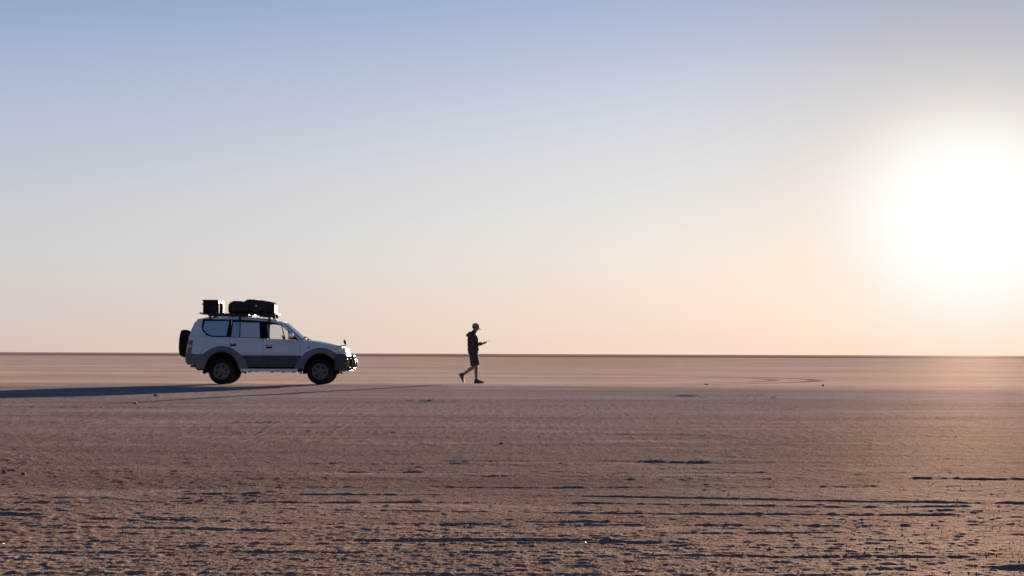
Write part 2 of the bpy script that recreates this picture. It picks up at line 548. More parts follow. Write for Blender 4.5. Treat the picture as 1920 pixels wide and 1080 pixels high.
def ground_material():
    m = bpy.data.materials.new('salt_pan_earth')
    m.use_nodes = True
    t = NT(m.node_tree)
    geo = t.n('ShaderNodeNewGeometry')
    P = geo.outputs['Position']
    s = t.n('ShaderNodeSeparateXYZ', {0: P})
    x, y = s.outputs[0], s.outputs[1]

    def noise(scale, detail=4.0, rough=0.55, sx=1.0, sy=1.0):
        v = t.vm('MULTIPLY', P, (sx, sy, 1.0))
        return t.n('ShaderNodeTexNoise', {'Vector': v, 'Scale': scale, 'Detail': detail, 'Roughness': rough}).outputs[0]
    big = noise(0.045, 5.0, 0.6)
    mid = noise(0.42, 5.0, 0.62)
    streak = noise(0.9, 6.0, 0.68, 0.34, 1.0)
    crumb = noise(1.0, 3.0, 0.7, 85.0, 11.0)
    fine = noise(19.0, 4.0, 0.75)
    grit = noise(70.0, 2.0, 0.6)
    # the smooth pale pan begins some way out, darker trampled soil lies this side of it
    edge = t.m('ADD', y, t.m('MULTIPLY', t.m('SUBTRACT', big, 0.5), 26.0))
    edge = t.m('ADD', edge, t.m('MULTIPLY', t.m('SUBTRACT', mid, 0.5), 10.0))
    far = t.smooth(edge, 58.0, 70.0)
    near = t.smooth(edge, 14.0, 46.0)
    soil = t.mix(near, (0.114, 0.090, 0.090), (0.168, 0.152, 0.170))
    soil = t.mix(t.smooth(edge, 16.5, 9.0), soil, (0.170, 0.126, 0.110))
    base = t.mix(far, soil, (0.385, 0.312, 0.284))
    band = noise(1.0, 5.0, 0.62, 0.10, 0.75)
    base = t.mix(t.m('MULTIPLY', t.smooth(band, 0.50, 0.66), t.m('SUBTRACT', 0.50, t.m('MULTIPLY', far, 0.36))), base, (0.072, 0.055, 0.053))
    wide = noise(0.13, 4.0, 0.6, 0.28, 1.0)
    base = t.vm('SCALE', base, t.m('ADD', 0.80, t.m('MULTIPLY', t.smooth(wide, 0.3, 0.7), 0.36)))
    # salt bloom and dark crust patches
    base = t.mix(t.m('MULTIPLY', t.smooth(streak, 0.50, 0.80), 0.34), base, (0.50, 0.43, 0.41))
    base = t.mix(t.m('MULTIPLY', t.smooth(mid, 0.56, 0.72), t.m('SUBTRACT', 0.55, t.m('MULTIPLY', far, 0.40))), base, (0.15, 0.112, 0.10))
    base = t.mix(t.m('MULTIPLY', t.smooth(big, 0.47, 0.66), 0.42), base, (0.20, 0.15, 0.135))
    att = t.n('ShaderNodeAttribute', attribute_name='churn')
    base = t.mix(t.m('MULTIPLY', att.outputs['Fac'], 0.38), base, (0.115, 0.084, 0.072))
    v = t.m('ADD', 0.70, t.m('MULTIPLY', t.smooth(fine, 0.33, 0.67), 0.62))
    v = t.m('MULTIPLY', v, t.m('ADD', 0.62, t.m('MULTIPLY', t.smooth(grit, 0.32, 0.68), 0.76)))
    v = t.m('MULTIPLY', v, t.m('ADD', 0.66, t.m('MULTIPLY', t.smooth(crumb, 0.33, 0.67), 0.70)))
    base = t.vm('SCALE', base, v)
    # old turning track of a vehicle: two parallel wheel marks on a wide circle
    dx, dy = t.m('ADD', x, 14.9), t.m('SUBTRACT', y, 84.85)
    rad = t.m('SQRT', t.m('ADD', t.m('MULTIPLY', dx, dx), t.m('MULTIPLY', dy, dy)))
    wob = t.m('MULTIPLY', t.m('SUBTRACT', mid, 0.5), 0.5)
    rad = t.m('ADD', rad, wob)
    tr = None
    for R0, wd, st in ((25.4, 0.42, 0.85), (23.95, 0.34, 0.7)):
        k = t.m('SUBTRACT', 1.0, t.m('DIVIDE', t.m('ABSOLUTE', t.m('SUBTRACT', rad, R0)), wd), clamp=True)
        k = t.m('MULTIPLY', t.smooth(k, 0.0, 0.7), st)
        tr = k if tr is None else t.m('MAXIMUM', tr, k)
    tr = t.m('MULTIPLY', tr, t.smooth(x, 0.5, 7.5))
    base = t.mix(tr, base, (0.13, 0.095, 0.075))
    # scrub-covered far shore of the pan
    sh = t.smooth(t.m('ADD', y, t.m('MULTIPLY', t.m('SUBTRACT', noise(0.006, 3.0), 0.5), 260.0)), 600.0, 720.0)
    sh2 = t.smooth(y, 1150.0, 1500.0)
    base = t.mix(sh, base, t.mix(sh2, (0.150, 0.109, 0.103), (0.270, 0.213, 0.200)))
    bmp = t.n('ShaderNodeBump', {'Height': t.m('ADD', t.m('MULTIPLY', fine, 1.0), t.m('MULTIPLY', grit, 0.22)), 'Strength': 0.9, 'Distance': 0.022})
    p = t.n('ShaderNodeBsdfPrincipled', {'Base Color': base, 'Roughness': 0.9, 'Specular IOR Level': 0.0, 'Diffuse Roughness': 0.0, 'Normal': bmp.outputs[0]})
    # faint forward scatter of the dusty crust towards a low sun
    gl = t.n('ShaderNodeBsdfGlossy', {'Color': (1.0, 0.86, 0.74), 'Roughness': 0.72, 'Normal': bmp.outputs[0]})
    mx = t.n('ShaderNodeMixShader', {0: 0.013, 1: p, 2: gl})
    t.n('ShaderNodeOutputMaterial', {0: mx})
    return m


ground = link('ground', make_ground(), ground_material())
tag(ground, 'wide flat dusty brown salt pan with crusty ridges and old wheel ruts running to the horizon', kind='structure')


def gz(x, y):
    return float(height(np.array([x]), np.array([y]))[0])


# ------------------------------------------------------------------ off-road car (local x forward, -y towards the camera)
CAR_X, CAR_Y = -6.532, 66.86
car = tag(empty('off_road_car', (CAR_X, CAR_Y, 0.004)),
          'dusty silver four wheel drive with dark lower sides and a loaded roof rack', 'car')
RW, FW, WR = -1.385, 1.302, 0.358         # axle positions and wheel radius
BELT = lambda x: 1.262 - 0.035 * (x + 0.5)


def hw(x, z):
    """half width of the body at (x, z)"""
    if z < 1.25:
        b = np.interp(z, [0.3, 0.45, 0.62, 0.80, 1.0, 1.25], [0.80, 0.822, 0.848, 0.862, 0.862, 0.838])
    else:
        b = np.interp(z, [1.25, 1.74, 1.80, 1.86, 1.9], [0.838, 0.700, 0.665, 0.58, 0.4])
    if x > 1.1:
        b -= 0.13 * ((x - 1.1) / 1.0) ** 2
    if x < -1.8:
        b -= 0.09 * ((-1.8 - x) / 0.5) ** 2
    return float(b)


def arch_in(x, c, a, b):
    u = (x - c) / a
    return WR + b * math.sqrt(1 - u * u) if abs(u) < 1 else -1.0


def side_grid(bm, s, x0, x1, zlo, zhi, off=0.0, thick=0.03, nx=24, nz=6):
    P, Q = [], []
    for i in range(nx + 1):
        x = x0 + (x1 - x0) * i / nx
        a, b = zlo(x), zhi(x)
        rowp, rowq = [], []
        for j in range(nz + 1):
            z = a + (b - a) * j / nz
            y = hw(x, z) + off
            rowp.append((x, s * y, z))
            rowq.append((x, s * (y - thick), z))
        P.append(rowp)
        Q.append(rowq)
    grid_solid(bm, P, Q)


def side_fn(s, off):
    return lambda x, z, t: (x, s * (hw(x, z) + off - t), z)


GAP = 0.004
Z_LINE = 0.795                     # where silver paint meets grey cladding
Z_SILL = 0.475
HOOD = lambda x: float(np.interp(x, [0.62, 0.80, 1.1, 1.32, 1.60, 1.75, 1.88, 1.96], [1.228, 1.215, 1.185, 1.150, 1.100, 1.068, 1.030, 0.99]))
AR_R = lambda x: arch_in(x, RW, 0.50, 0.56)
AR_F = lambda x: arch_in(x, FW + 0.01, 0.49, 0.53)
UP_LO = lambda x: max(Z_LINE - 0.02, AR_R(x), AR_F(x))

# body shell: rear quarters, front wings, cowl, roof, pillars
X_RD, X_FD, X_FE = -1.16, -0.262, 0.752   # rear door start, front door start, front wing start
bm = bmesh.new()
for s in (-1, 1):
    side_grid(bm, s, -2.30, X_RD - GAP, UP_LO, lambda x: BELT(x) + 0.0, nx=40)
    side_grid(bm, s, X_FE + GAP, 1.93, UP_LO, lambda x: HOOD(x) - 0.012, nx=40)
    # inner sills
    side_grid(bm, s, -0.86, 0.80, lambda x: Z_SILL - 0.03, lambda x: Z_SILL + 0.06, off=-0.02, nx=8, nz=2)
    # rear upper quarter with its window opening
    quarter = [(-2.30, BELT(-2.235) - 0.012), (-2.25, 1.40), (-2.175, 1.60), (-2.075, 1.775), (-1.94, 1.80), (-1.5, 1.812), (-1.122, 1.806), (-1.122, 1.752), (-1.1645, BELT(X_RD) - 0.012)]
    qhole = [(-1.865, 1.735), (-1.20, 1.735), (-1.265, 1.322), (-1.66, 1.326), (-1.80, 1.385), (-1.895, 1.49), (-1.905, 1.56)]
    poly_solid(bm, quarter, [qhole], side_fn(s, 0.0015), 0.03)
    # roof rail above the doors and the raked front pillar
    rail = [(-1.12, 1.809), (-0.5, 1.788), (-0.16, 1.755), (0.10, 1.716), (0.27, 1.672), (0.50, 1.49), (0.735, 1.265), (0.80, 1.215), (0.72, 1.218), (0.66, 1.262), (0.44, 1.458), (0.235, 1.628), (0.08, 1.672), (-0.16, 1.708), (-0.5, 1.738), (-1.12, 1.752)]
    poly_solid(bm, rail, [], side_fn(s, 0.002), 0.035)
# roof skin
P, Q = [], []
ROOF = lambda x: float(np.interp(x, [-2.08, -1.9, -1.58, -1.0, -0.5, -0.17, 0.08, 0.22, 0.29], [1.795, 1.835, 1.864, 1.856, 1.835, 1.806, 1.770, 1.735, 1.705]))
for i in range(25):
    x = -2.08 + 2.37 * i / 24
    zr = ROOF(x)
    ze = float(np.interp(x, [-2.08, -1.9, -1.5, -1.0, -0.5, -0.16, 0.10, 0.29], [1.755, 1.785, 1.80, 1.80, 1.78, 1.747, 1.705, 1.655]))
    wy = hw(x, ze) - 0.004
    rp, rq = [], []
    for j in range(17):
        u = -1 + 2 * j / 16
        z = ze + (zr - ze) * (1 - abs(u) ** 3.2)
        rp.append((x, wy * u, z))
        rq.append((x, wy * u * 0.985, z - 0.03))
    P.append(rp)
    Q.append(rq)
grid_solid(bm, P, Q)
# cowl and header
add_box(bm, (0.70, 0, 1.205), (0.14, 1.50, 0.05))
body = build('body', bm, M['paint'], car, auto=40)

# bonnet
bm = bmesh.new()
P, Q = [], []
for i in range(21):
    x = 0.775 + (1.905 - 0.775) * i / 20
    ze = HOOD(x) - 0.008
    wy = hw(x, ze) - 0.006
    zc = ze + 0.032 + 0.012 * math.sin(math.pi * min(1, (x - 0.775) / 1.1))
    rp, rq = [], []
    for j in range(17):
        u = -1 + 2 * j / 16
        z = ze + (zc - ze) * (1 - abs(u) ** 3)
        xx = x - (0.10 * u * u if i == 20 else 0.10 * u * u * (i / 20) ** 3)
        rp.append((xx, wy * u, z))
        rq.append((xx - 0.004, wy * u * 0.985, z - 0.025))
    P.append(rp)
    Q.append(rq)
grid_solid(bm, P, Q)
build('bonnet', bm, M['paint'], car, auto=40)

# grey cladding strips (behind rear wheel, between wheels on the sills, front corner)
for s in (-1, 1):
    bm = bmesh.new()
    side_grid(bm, s, -2.32, -1.74, lambda x: max(0.53, AR_R(x)), lambda x: Z_LINE + 0.03, off=0.010, nx=16)
    build('side_cladding', bm, M['clad'], car, auto=40)
    # wheel arch flares
    for c, a, b, lo in ((RW, 0.47, 0.535, 0.42), (FW + 0.01, 0.455, 0.495, 0.42)):
        bm = bmesh.new()
        P, Q = [], []
        n = 36
        for i in range(n + 1):
            th = R(-12) + (math.pi + R(24)) * i / n
            row, rq = [], []
            for k, (g, o) in enumerate(((0.0, 0.028), (0.25, 0.048), (0.7, 0.040), (1.0, 0.012))):
                aa, bb = a + 0.175 * g, b + 0.155 * g
                # flares run out wider and flatter towards the sills
                x = c + aa * math.cos(th) * (1 + 0.16 * g * max(0.0, 1 - math.sin(max(0, th))) )
                z = max(lo, WR + bb * math.sin(th))
                y = hw(x, max(z, 0.6)) + o
                row.append((x, s * y, z))
                rq.append((x, s * (y - 0.07), z))
            P.append(row)
            Q.append(rq)
        grid_solid(bm, P, Q)
        build('wheel_arch_flare', bm, M['clad'], car, auto=50)
        # liner behind the wheel
        bm = bmesh.new()
        P, Q = [], []
        for i in range(25):
            th = R(-8) + (math.pi + R(16)) * i / 24
            P.append([(c + (a + 0.005) * math.cos(th), s * yy, WR + (b + 0.005) * math.sin(th)) for yy in (0.46, 0.845)])
            Q.append([(c + (a + 0.03) * math.cos(th), s * yy, WR + (b + 0.03) * math.sin(th)) for yy in (0.46, 0.845)])
        grid_solid(bm, P, Q)
        add_box(bm, (c, s * 0.45, 0.62), (0.95, 0.02, 0.62))
        build('wheel_arch_liner', bm, M['frame'], car)

# doors: silver skin (part) with window frame, panes, lower cladding, handle as sub-parts
for s in (-1, 1):
    # --- rear door
    bm = bmesh.new()
    side_grid(bm, s, X_RD + GAP, X_FD - GAP, UP_LO, lambda x: BELT(x) - 0.002, nx=24)
    dr = build('rear_door', bm, M['paint'], car, auto=40)
    bm = bmesh.new()
    side_grid(bm, s, X_RD + 0.27, X_FD - GAP, lambda x: max(Z_SILL, AR_R(x)), lambda x: Z_LINE, off=0.011, nx=16)
    build('door_cladding', bm, M['clad_dark'], dr, auto=40)
    frx = [(-1.155, BELT(-1.155) + 0.003), (-1.118, 1.748), (X_FD + 0.02, 1.722), (X_FD - GAP, BELT(X_FD) + 0.003)]
    ho1 = [(-1.135, 1.300), (-1.090, 1.712), (-0.916, 1.706), (-0.912, 1.293)]
    ho2 = [(-0.886, 1.292), (-0.890, 1.704), (-0.375 if s < 0 else -0.29, 1.690), (-0.345 if s < 0 else -0.29, 1.272)]
    bm = bmesh.new()
    poly_solid(bm, frx, [ho1, ho2], side_fn(s, 0.006), 0.026)
    build('window_frame', bm, M['black'], dr)
    bm = bmesh.new()
    poly_solid(bm, [(p[0] - 0.006 if i < 2 else p[0] + 0.006, p[1] + (0.006 if i in (1, 2) else -0.006)) for i, p in enumerate(ho1)], [], side_fn(s, -0.006), 0.004)
    build('pane', bm, M['tint'], dr)
    bm = bmesh.new()
    poly_solid(bm, [(p[0] - 0.006 if i < 2 else p[0] + 0.006, p[1] + (0.006 if i in (1, 2) else -0.006)) for i, p in enumerate(ho2)], [], side_fn(s, -0.006), 0.004)
    build('pane', bm, M['curtain'], dr)
    bm = bmesh.new()
    add_box(bm, (-1.075, s * (hw(-1.07, 1.085) + 0.002), 1.083), (0.165, 0.014, 0.075), bevel=0.006)
    hd = build('handle', bm, M['black'], dr)
    bm = bmesh.new()
    add_tube(bm, [(-1.145, s * (hw(-1.07, 1.1) + 0.012), 1.103), (-1.11, s * (hw(-1.07, 1.1) + 0.034), 1.105), (-1.035, s * (hw(-1.07, 1.1) + 0.034), 1.105), (-1.0, s * (hw(-1.07, 1.1) + 0.012), 1.103)], 0.012)
    build('handle_bar', bm, M['chrome'], dr, smooth=True)
    # --- front door
    bm = bmesh.new()
    side_grid(bm, s, X_FD + GAP, X_FE - GAP, lambda x: Z_LINE - 0.02, lambda x: BELT(x) - 0.002 if x < 0.6 else min(BELT(x) - 0.002, 1.215), nx=24)
    df = build('front_door', bm, M['paint'], car, auto=40)
    bm = bmesh.new()
    side_grid(bm, s, X_FD + GAP, X_FE - GAP, lambda x: Z_SILL, lambda x: Z_LINE, off=0.011, nx=14)
    build('door_cladding', bm, M['clad_dark'], df, auto=40)
    frf = [(X_FD + GAP, BELT(X_FD) + 0.003), (X_FD + 0.028, 1.722), (-0.16, 1.704), (0.08, 1.668), (0.235, 1.624), (0.44, 1.454), (0.655, 1.258), (0.66, BELT(0.66) + 0.003)]
    k1 = [(-0.115 if s < 0 else -0.225, 1.252), (-0.185 if s < 0 else -0.228, 1.640), (-0.17, 1.660), (0.02, 1.645), (0.222, 1.612), (0.328, 1.240)]
    k2 = [(0.352, 1.240), (0.252, 1.596), (0.30, 1.556), (0.42, 1.448), (0.47, 1.395), (0.48, 1.236)]
    bm = bmesh.new()
    poly_solid(bm, frf, [k1, k2], side_fn(s, 0.006), 0.026)
    build('window_frame', bm, M['black'], df)
    for kk in (k1, k2):
        cx = sum(p[0] for p in kk) / len(kk)
        cz = sum(p[1] for p in kk) / len(kk)
        bm = bmesh.new()
        poly_solid(bm, [(cx + (p[0] - cx) * 1.03, cz + (p[1] - cz) * 1.03) for p in kk], [], side_fn(s, -0.006), 0.004)
        build('pane', bm, M['clear'], df)
    bm = bmesh.new()
    add_box(bm, (-0.09, s * (hw(-0.09, 1.03) + 0.002), 1.026), (0.165, 0.014, 0.078), bevel=0.006)
    build('handle', bm, M['black'], df)
    bm = bmesh.new()
    add_tube(bm, [(-0.16, s * (hw(0, 1.04) + 0.012), 1.046), (-0.125, s * (hw(0, 1.04) + 0.034), 1.048), (-0.05, s * (hw(0, 1.04) + 0.034), 1.048), (-0.015, s * (hw(0, 1.04) + 0.012), 1.046)], 0.012)
    build('handle_bar', bm, M['chrome'], df, smooth=True)
    # --- centre pillar behind the door edges
    bm = bmesh.new()
    poly_solid(bm, [(-0.36, 0.50), (-0.36, 1.25), (-0.345, 1.73), (-0.19, 1.70), (-0.15, 1.25), (-0.15, 0.50)] if s < 0 else [(-0.31, 0.50), (-0.285, 1.25), (-0.285, 1.73), (-0.235, 1.70), (-0.235, 1.25), (-0.21, 0.50)], [], side_fn(s, -0.034), 0.05)
    build('centre_pillar', bm, M['black'], car)
    # --- rear side window
    bm = bmesh.new()
    cx, cz = -1.55, 1.53
    poly_solid(bm, [(cx + (p[0] - cx) * 1.02, cz + (p[1] - cz) * 1.02) for p in qhole], [], side_fn(s, -0.008), 0.004)
    qw = build('side_window', bm, M['tint'], car)
    bm = bmesh.new()
    big = [(-1.925, 1.778), (-1.121, 1.772), (-1.159, 1.288), (-1.66, 1.290), (-1.82, 1.352), (-1.935, 1.475), (-1.950, 1.56)]
    poly_solid(bm, big, [qhole], side_fn(s, 0.005), 0.008)
    build('window_seal', bm, M['black'], qw)
    # --- black band above the windows
    bm = bmesh.new()
    band = [(-1.93, 1.780), (-1.0, 1.775), (-0.5, 1.752), (-0.16, 1.722), (0.06, 1.686), (0.22, 1.636), (0.22, 1.628), (0.06, 1.674), (-0.16, 1.706), (-0.5, 1.738), (-1.0, 1.752), (-1.93, 1.766)]
    poly_solid(bm, band, [], side_fn(s, 0.009), 0.008)
    build('drip_rail', bm, M['black'], car)
    # --- door mirror
    bm = bmesh.new()
    add_box(bm, (0.515, s * 0.965, 1.330), (0.13, 0.20, 0.175), bevel=0.045)
    dm = build('door_mirror', bm, M['chrome'], car, smooth=True)
    bm = bmesh.new()
    add_box(bm, (0.56, s * 0.855, 1.275), (0.16, 0.07, 0.05), bevel=0.012)
    add_box(bm, (0.515, s * 0.965, 1.252), (0.125, 0.19, 0.03), bevel=0.012)
    build('mirror_mount', bm, M['black'], dm)
    bm = bmesh.new()
    add_box(bm, (0.447, s * 0.965, 1.332), (0.006, 0.165, 0.135))
    build('mirror_glass', bm, M['chrome'], dm)
    # --- fuel flap outline, side marker
    if s == -1:
        bm = bmesh.new()
        x0, x1, z0, z1 = -1.915, -1.69, 0.985, 1.165
        poly_solid(bm, [(x0, z0), (x1, z0), (x1, z1), (x0, z1)], [], side_fn(s, 0.003), 0.01)
        bmesh.ops.bevel(bm, geom=[e for e in bm.edges], offset=0.002, affect='EDGES')
        build('fuel_flap', bm, M['paint'], car)
    bm = bmesh.new()
    add_box(bm, (0.985, s * (hw(0.985, 1.02) + 0.003), 1.020), (0.062, 0.016, 0.034), bevel=0.005)
    build('side_marker', bm, M['amber'], car)
    # --- running board
    bm = bmesh.new()
    add_box(bm, (-0.08, s * 0.86, 0.392), (1.56, 0.19, 0.075), bevel=0.02)
    rb = build('running_board', bm, M['running'], car)
    for xx in (-0.62, 0.0, 0.30, 0.58):
        bm = bmesh.new()
        add_box(bm, (xx, s * 0.80, 0.345), (0.09, 0.20, 0.035), bevel=0.008)
        build('board_bracket', bm, M['frame'], rb)
    # --- mud flaps
    for xx, zz in ((-1.875, 0.42), (0.785, 0.40)):
        bm = bmesh.new()
        add_box(bm, (xx, s * 0.74, zz), (0.025, 0.24, 0.24), Matrix.Rotation(R(8), 3, 'Y'), 0.006)
        build('mud_flap', bm, M['rubber'], car)
    # --- tail light (tall, on the rear corner)
    bm = bmesh.new()
    P, Q = [], []
    for i in range(9):
        z = 0.84 + 0.36 * i / 8
        xs = -2.295 - 0.055 * (1 - i / 8)
        row = [(xs + 0.115, s * (hw(xs + 0.115, z) + 0.012), z), (xs + 0.02, s * (hw(xs, z) + 0.014), z), (xs - 0.025, s * (hw(xs, z) - 0.05), z), (xs - 0.035, s * (hw(xs, z) - 0.17), z)]
        P.append(row)
        Q.append([(p[0] + 0.02, p[1] - s * 0.03, p[2]) for p in row])
    grid_solid(bm, P, Q)
    tl = build('tail_light', bm, M['red'], car, auto=45)
    bm = bmesh.new()
    P, Q = [], []
    for i in range(3):
        z = 1.005 + 0.075 * i / 2
        xs = -2.295 - 0.055 * (1 - (z - 0.84) / 0.36)
        row = [(xs + 0.117, s * (hw(xs + 0.115, z) + 0.017), z), (xs + 0.02, s * (hw(xs, z) + 0.019), z), (xs - 0.03, s * (hw(xs, z) - 0.05), z), (xs - 0.040, s * (hw(xs, z) - 0.17), z)]
        P.append(row)
        Q.append([(p[0] + 0.02, p[1] - s * 0.02, p[2]) for p in row])
    grid_solid(bm, P, Q)
    build('reversing_lens', bm, M['tail_white'], tl, auto=45)
    # --- headlight wrapping the corner
    bm = bmesh.new()
    P, Q = [], []
    for i in range(9):
        u = i / 8
        row = []
        for j in range(6):
            v = j / 5
            # from side rear tip round to the front face
            zt = 1.005 - 0.015 * u
            zb = float(np.interp(u, [0, 0.25, 0.6, 1], [0.93, 0.85, 0.805, 0.80]))
            z = zb + (zt - zb) * v
            ang = u * math.pi / 2
            x = 1.79 + 0.245 * math.sin(ang) ** 0.9 - 0.05 * v * u
            y = 0.40 + (hw(1.79, 0.95) + 0.012 - 0.40) * math.cos(ang) ** 0.75
            row.append((x, s * y, z))
        P.append(row)
        Q.append([(p[0] - 0.05, p[1] * 0.94, p[2]) for p in row])
    grid_solid(bm, P, Q)
    hl = build('headlight', bm, M['white_lens'], car, auto=50)
    bm = bmesh.new()
    P, Q = [], []
    for i in range(5):
        u = 0.0 + 0.18 * i / 4
        row = []
        for j in range(3):
            v = j / 2
            zb = float(np.interp(u, [0, 0.25], [0.93, 0.85]))
            z = zb + (1.005 - zb) * v
            ang = u * math.pi / 2
            x = 1.79 + 0.245 * math.sin(ang) ** 0.9
            y = 0.40 + (hw(1.79, 0.95) + 0.018 - 0.40) * math.cos(ang) ** 0.75
            row.append((x, s * y, z))
        P.append(row)
        Q.append([(p[0], p[1] * 0.985, p[2]) for p in row])
    grid_solid(bm, P, Q)
    build('indicator_lens', bm, M['clear'] if False else M['steel'], hl, auto=50)

# tailgate with raked glass
bm = bmesh.new()
P, Q = [], []
for i in range(13):
    z = 0.80 + (1.79 - 0.80) * i / 12
    xr = float(np.interp(z, [0.80, 1.21, 1.49, 1.70, 1.79], [-2.365, -2.33, -2.235, -2.145, -2.075]))
    wy = hw(xr, z) - 0.01
    P.append([(xr - 0.012 * (1 - u * u) + 0.02 * abs(u) ** 6, wy * u, z) for u in [k / 6 - 1 for k in range(13)]])
    Q.append([(xr + 0.05, wy * u * 0.97, z) for u in [k / 6 - 1 for k in range(13)]])
grid_solid(bm, P, Q)
tg = build('tailgate', bm, M['paint'], car, auto=40)
bm = bmesh.new()
P, Q = [], []
for i in range(5):
    z = 1.30 + 0.40 * i / 4
    xr = float(np.interp(z, [0.80, 1.21, 1.49, 1.70, 1.79], [-2.365, -2.33, -2.235, -2.145, -2.075])) - 0.017
    wy = hw(xr, z) - 0.11
    P.append([(xr - 0.012 * (1 - u * u), wy * u, z) for u in [k / 4 - 1 for k in range(9)]])
    Q.append([(xr + 0.01, wy * u, z) for u in [k / 4 - 1 for k in range(9)]])
grid_solid(bm, P, Q)
build('rear_window', bm, M['black'], tg, smooth=True)

# windscreen
bm = bmesh.new()
P, Q = [], []
for i in range(9):
    v = i / 8
    z = 1.225 + (1.700 - 1.225) * v
    xm = 0.80 + (0.285 - 0.80) * v
    wy = hw(xm, z) - 0.035
    P.append([(xm + 0.10 * (1 - v) * (1 - u * u) + 0.06 * v * (1 - u * u), wy * u, z) for u in [k / 8 - 1 for k in range(17)]])
    Q.append([(p[0] - 0.005, p[1], p[2]) for p in P[-1]])
grid_solid(bm, P, Q)
build('windscreen', bm, M['screen_glass'], car, smooth=True)
for yy in (-0.52, 0.05):
    bm = bmesh.new()
    add_tube(bm, [(0.93, yy, 1.235), (0.87, yy + 0.10, 1.275), (0.80, yy + 0.42, 1.315)], 0.009, 6)
    add_tube(bm, [(0.885, yy + 0.02, 1.262), (0.80, yy + 0.46, 1.30)], 0.007, 6)
    add_ell(bm, (0.935, yy, 1.235), (0.022, 0.022, 0.025), seg=8)
    build('wiper', bm, M['black'], car)

# front face: grille, bumper, bull bar, number plate zone left plain
bm = bmesh.new()
add_box(bm, (1.985, 0, 0.905), (0.05, 0.80, 0.19), bevel=0.012)
gr = build('grille', bm, M['black'], car)
for k in range(4):
    bm = bmesh.new()
    add_box(bm, (2.014, 0, 0.84 + 0.043 * k), (0.022, 0.76, 0.018), bevel=0.004)
    build('grille_bar', bm, M['tube'], gr)
bm = bmesh.new()
P, Q = [], []
prof = [(0.835, -0.05), (0.822, 0.02), (0.79, 0.042), (0.66, 0.055), (0.52, 0.040), (0.42, -0.03), (0.385, -0.09)]
path = []
for i in range(25):
    u = -1 + 2 * i / 24
    a = abs(u)
    y = math.copysign(0.885 * min(1, a * 1.12) if a > 0.001 else 0, u)
    x = 2.035 - 0.05 * (abs(y) / 0.885) ** 2 - (0 if a < 0.89 else (a - 0.89) / 0.11 * 0.245)
    yy = y - (0 if a < 0.89 else math.copysign(0.0, u))
    path.append((x, yy, a))
for x, y, a in path:
    k = 1.0 if a < 0.86 else 0.15
    P.append([(x + o * k, y * (1 + (0.0 if k == 1 else o * 0.25)), z) for z, o in prof])
    Q.append([(x + o * k - 0.06, y * 0.94, z) for z, o in prof])
grid_solid(bm, P, Q)
fb = build('front_bumper', bm, M['clad_dark'], car, auto=45)
for s in (-1, 1):
    bm = bmesh.new()
    add_ell(bm, (2.062, s * 0.60, 0.605), (0.02, 0.070, 0.050), seg=14)
    build('fog_lamp', bm, M['white_lens'], fb, smooth=True)
# dark bull bar: two upright hoops joined by cross tubes
bm = bmesh.new()
for yy in (-0.42, 0.42):
    add_tube(bm, [(2.12, yy, 0.44), (2.22, yy, 0.435), (2.295, yy, 0.50), (2.318, yy, 0.60), (2.30, yy, 0.70), (2.255, yy, 0.765), (2.205, yy, 0.765), (2.165, yy, 0.71), (2.145, yy, 0.60)], 0.030, 10)
add_tube(bm, [(2.235, -0.42, 0.77), (2.255, -0.2, 0.785), (2.255, 0.2, 0.785), (2.235, 0.42, 0.77)], 0.030, 10)
add_tube(bm, [(2.10, -0.72, 0.432), (2.19, -0.62, 0.425), (2.255, -0.42, 0.44), (2.27, 0, 0.445), (2.255, 0.42, 0.44), (2.19, 0.62, 0.425), (2.10, 0.72, 0.432)], 0.032, 10)
bmesh.ops.translate(bm, verts=bm.verts[:], vec=(-0.095, 0, 0))
bb = build('bull_bar', bm, M['tube'], car, smooth=True)
bm = bmesh.new()
add_box(bm, (2.12, 0, 0.60), (0.05, 0.80, 0.24), Matrix.Rotation(R(4), 3, 'Y'), 0.012)
build('bar_plate', bm, M['bar'], bb)
# under-bumper skid plate
bm = bmesh.new()
add_box(bm, (1.93, 0, 0.37), (0.34, 1.15, 0.03), Matrix.Rotation(R(-8), 3, 'Y'), 0.008)
build('skid_plate', bm, M['steel'], car)
# rear bumper and step
bm = bmesh.new()
P, Q = [], []
for i in range(25):
    u = -1 + 2 * i / 24
    a = abs(u)
    y = math.copysign(0.835 * min(1, a * 1.12) if a > 0.001 else 0, u)
    x = -2.415 + 0.03 * (y / 0.835) ** 2 + (0 if a < 0.89 else (a - 0.89) / 0.11 * 0.22)
    P.append([(x + o, y, z) for z, o in ((0.835, 0.03), (0.80, 0.0), (0.68, 0.0), (0.58, 0.02), (0.535, 0.07))])
    Q.append([(x + o + 0.06, y * 0.95, z) for z, o in ((0.835, 0.03), (0.80, 0.0), (0.68, 0.0), (0.58, 0.02), (0.535, 0.07))])
grid_solid(bm, P, Q)
add_box(bm, (-2.34, 0, 0.818), (0.13, 1.5, 0.02))
build('rear_bumper', bm, M['clad'], car, auto=45)
bm = bmesh.new()
add_tube(bm, [(-1.9, -0.55, 0.50), (-2.1, -0.58, 0.50), (-2.25, -0.60, 0.485)], 0.028, 10)
build('exhaust_pipe', bm, M['frame'], car, smooth=True)
bm = bmesh.new()
add_box(bm, (-2.26, 0, 0.49), (0.16, 0.10, 0.06), bevel=0.01)
add_box(bm, (-2.12, 0, 0.50), (0.12, 0.9, 0.07), bevel=0.01)
build('tow_bar', bm, M['frame'], car)

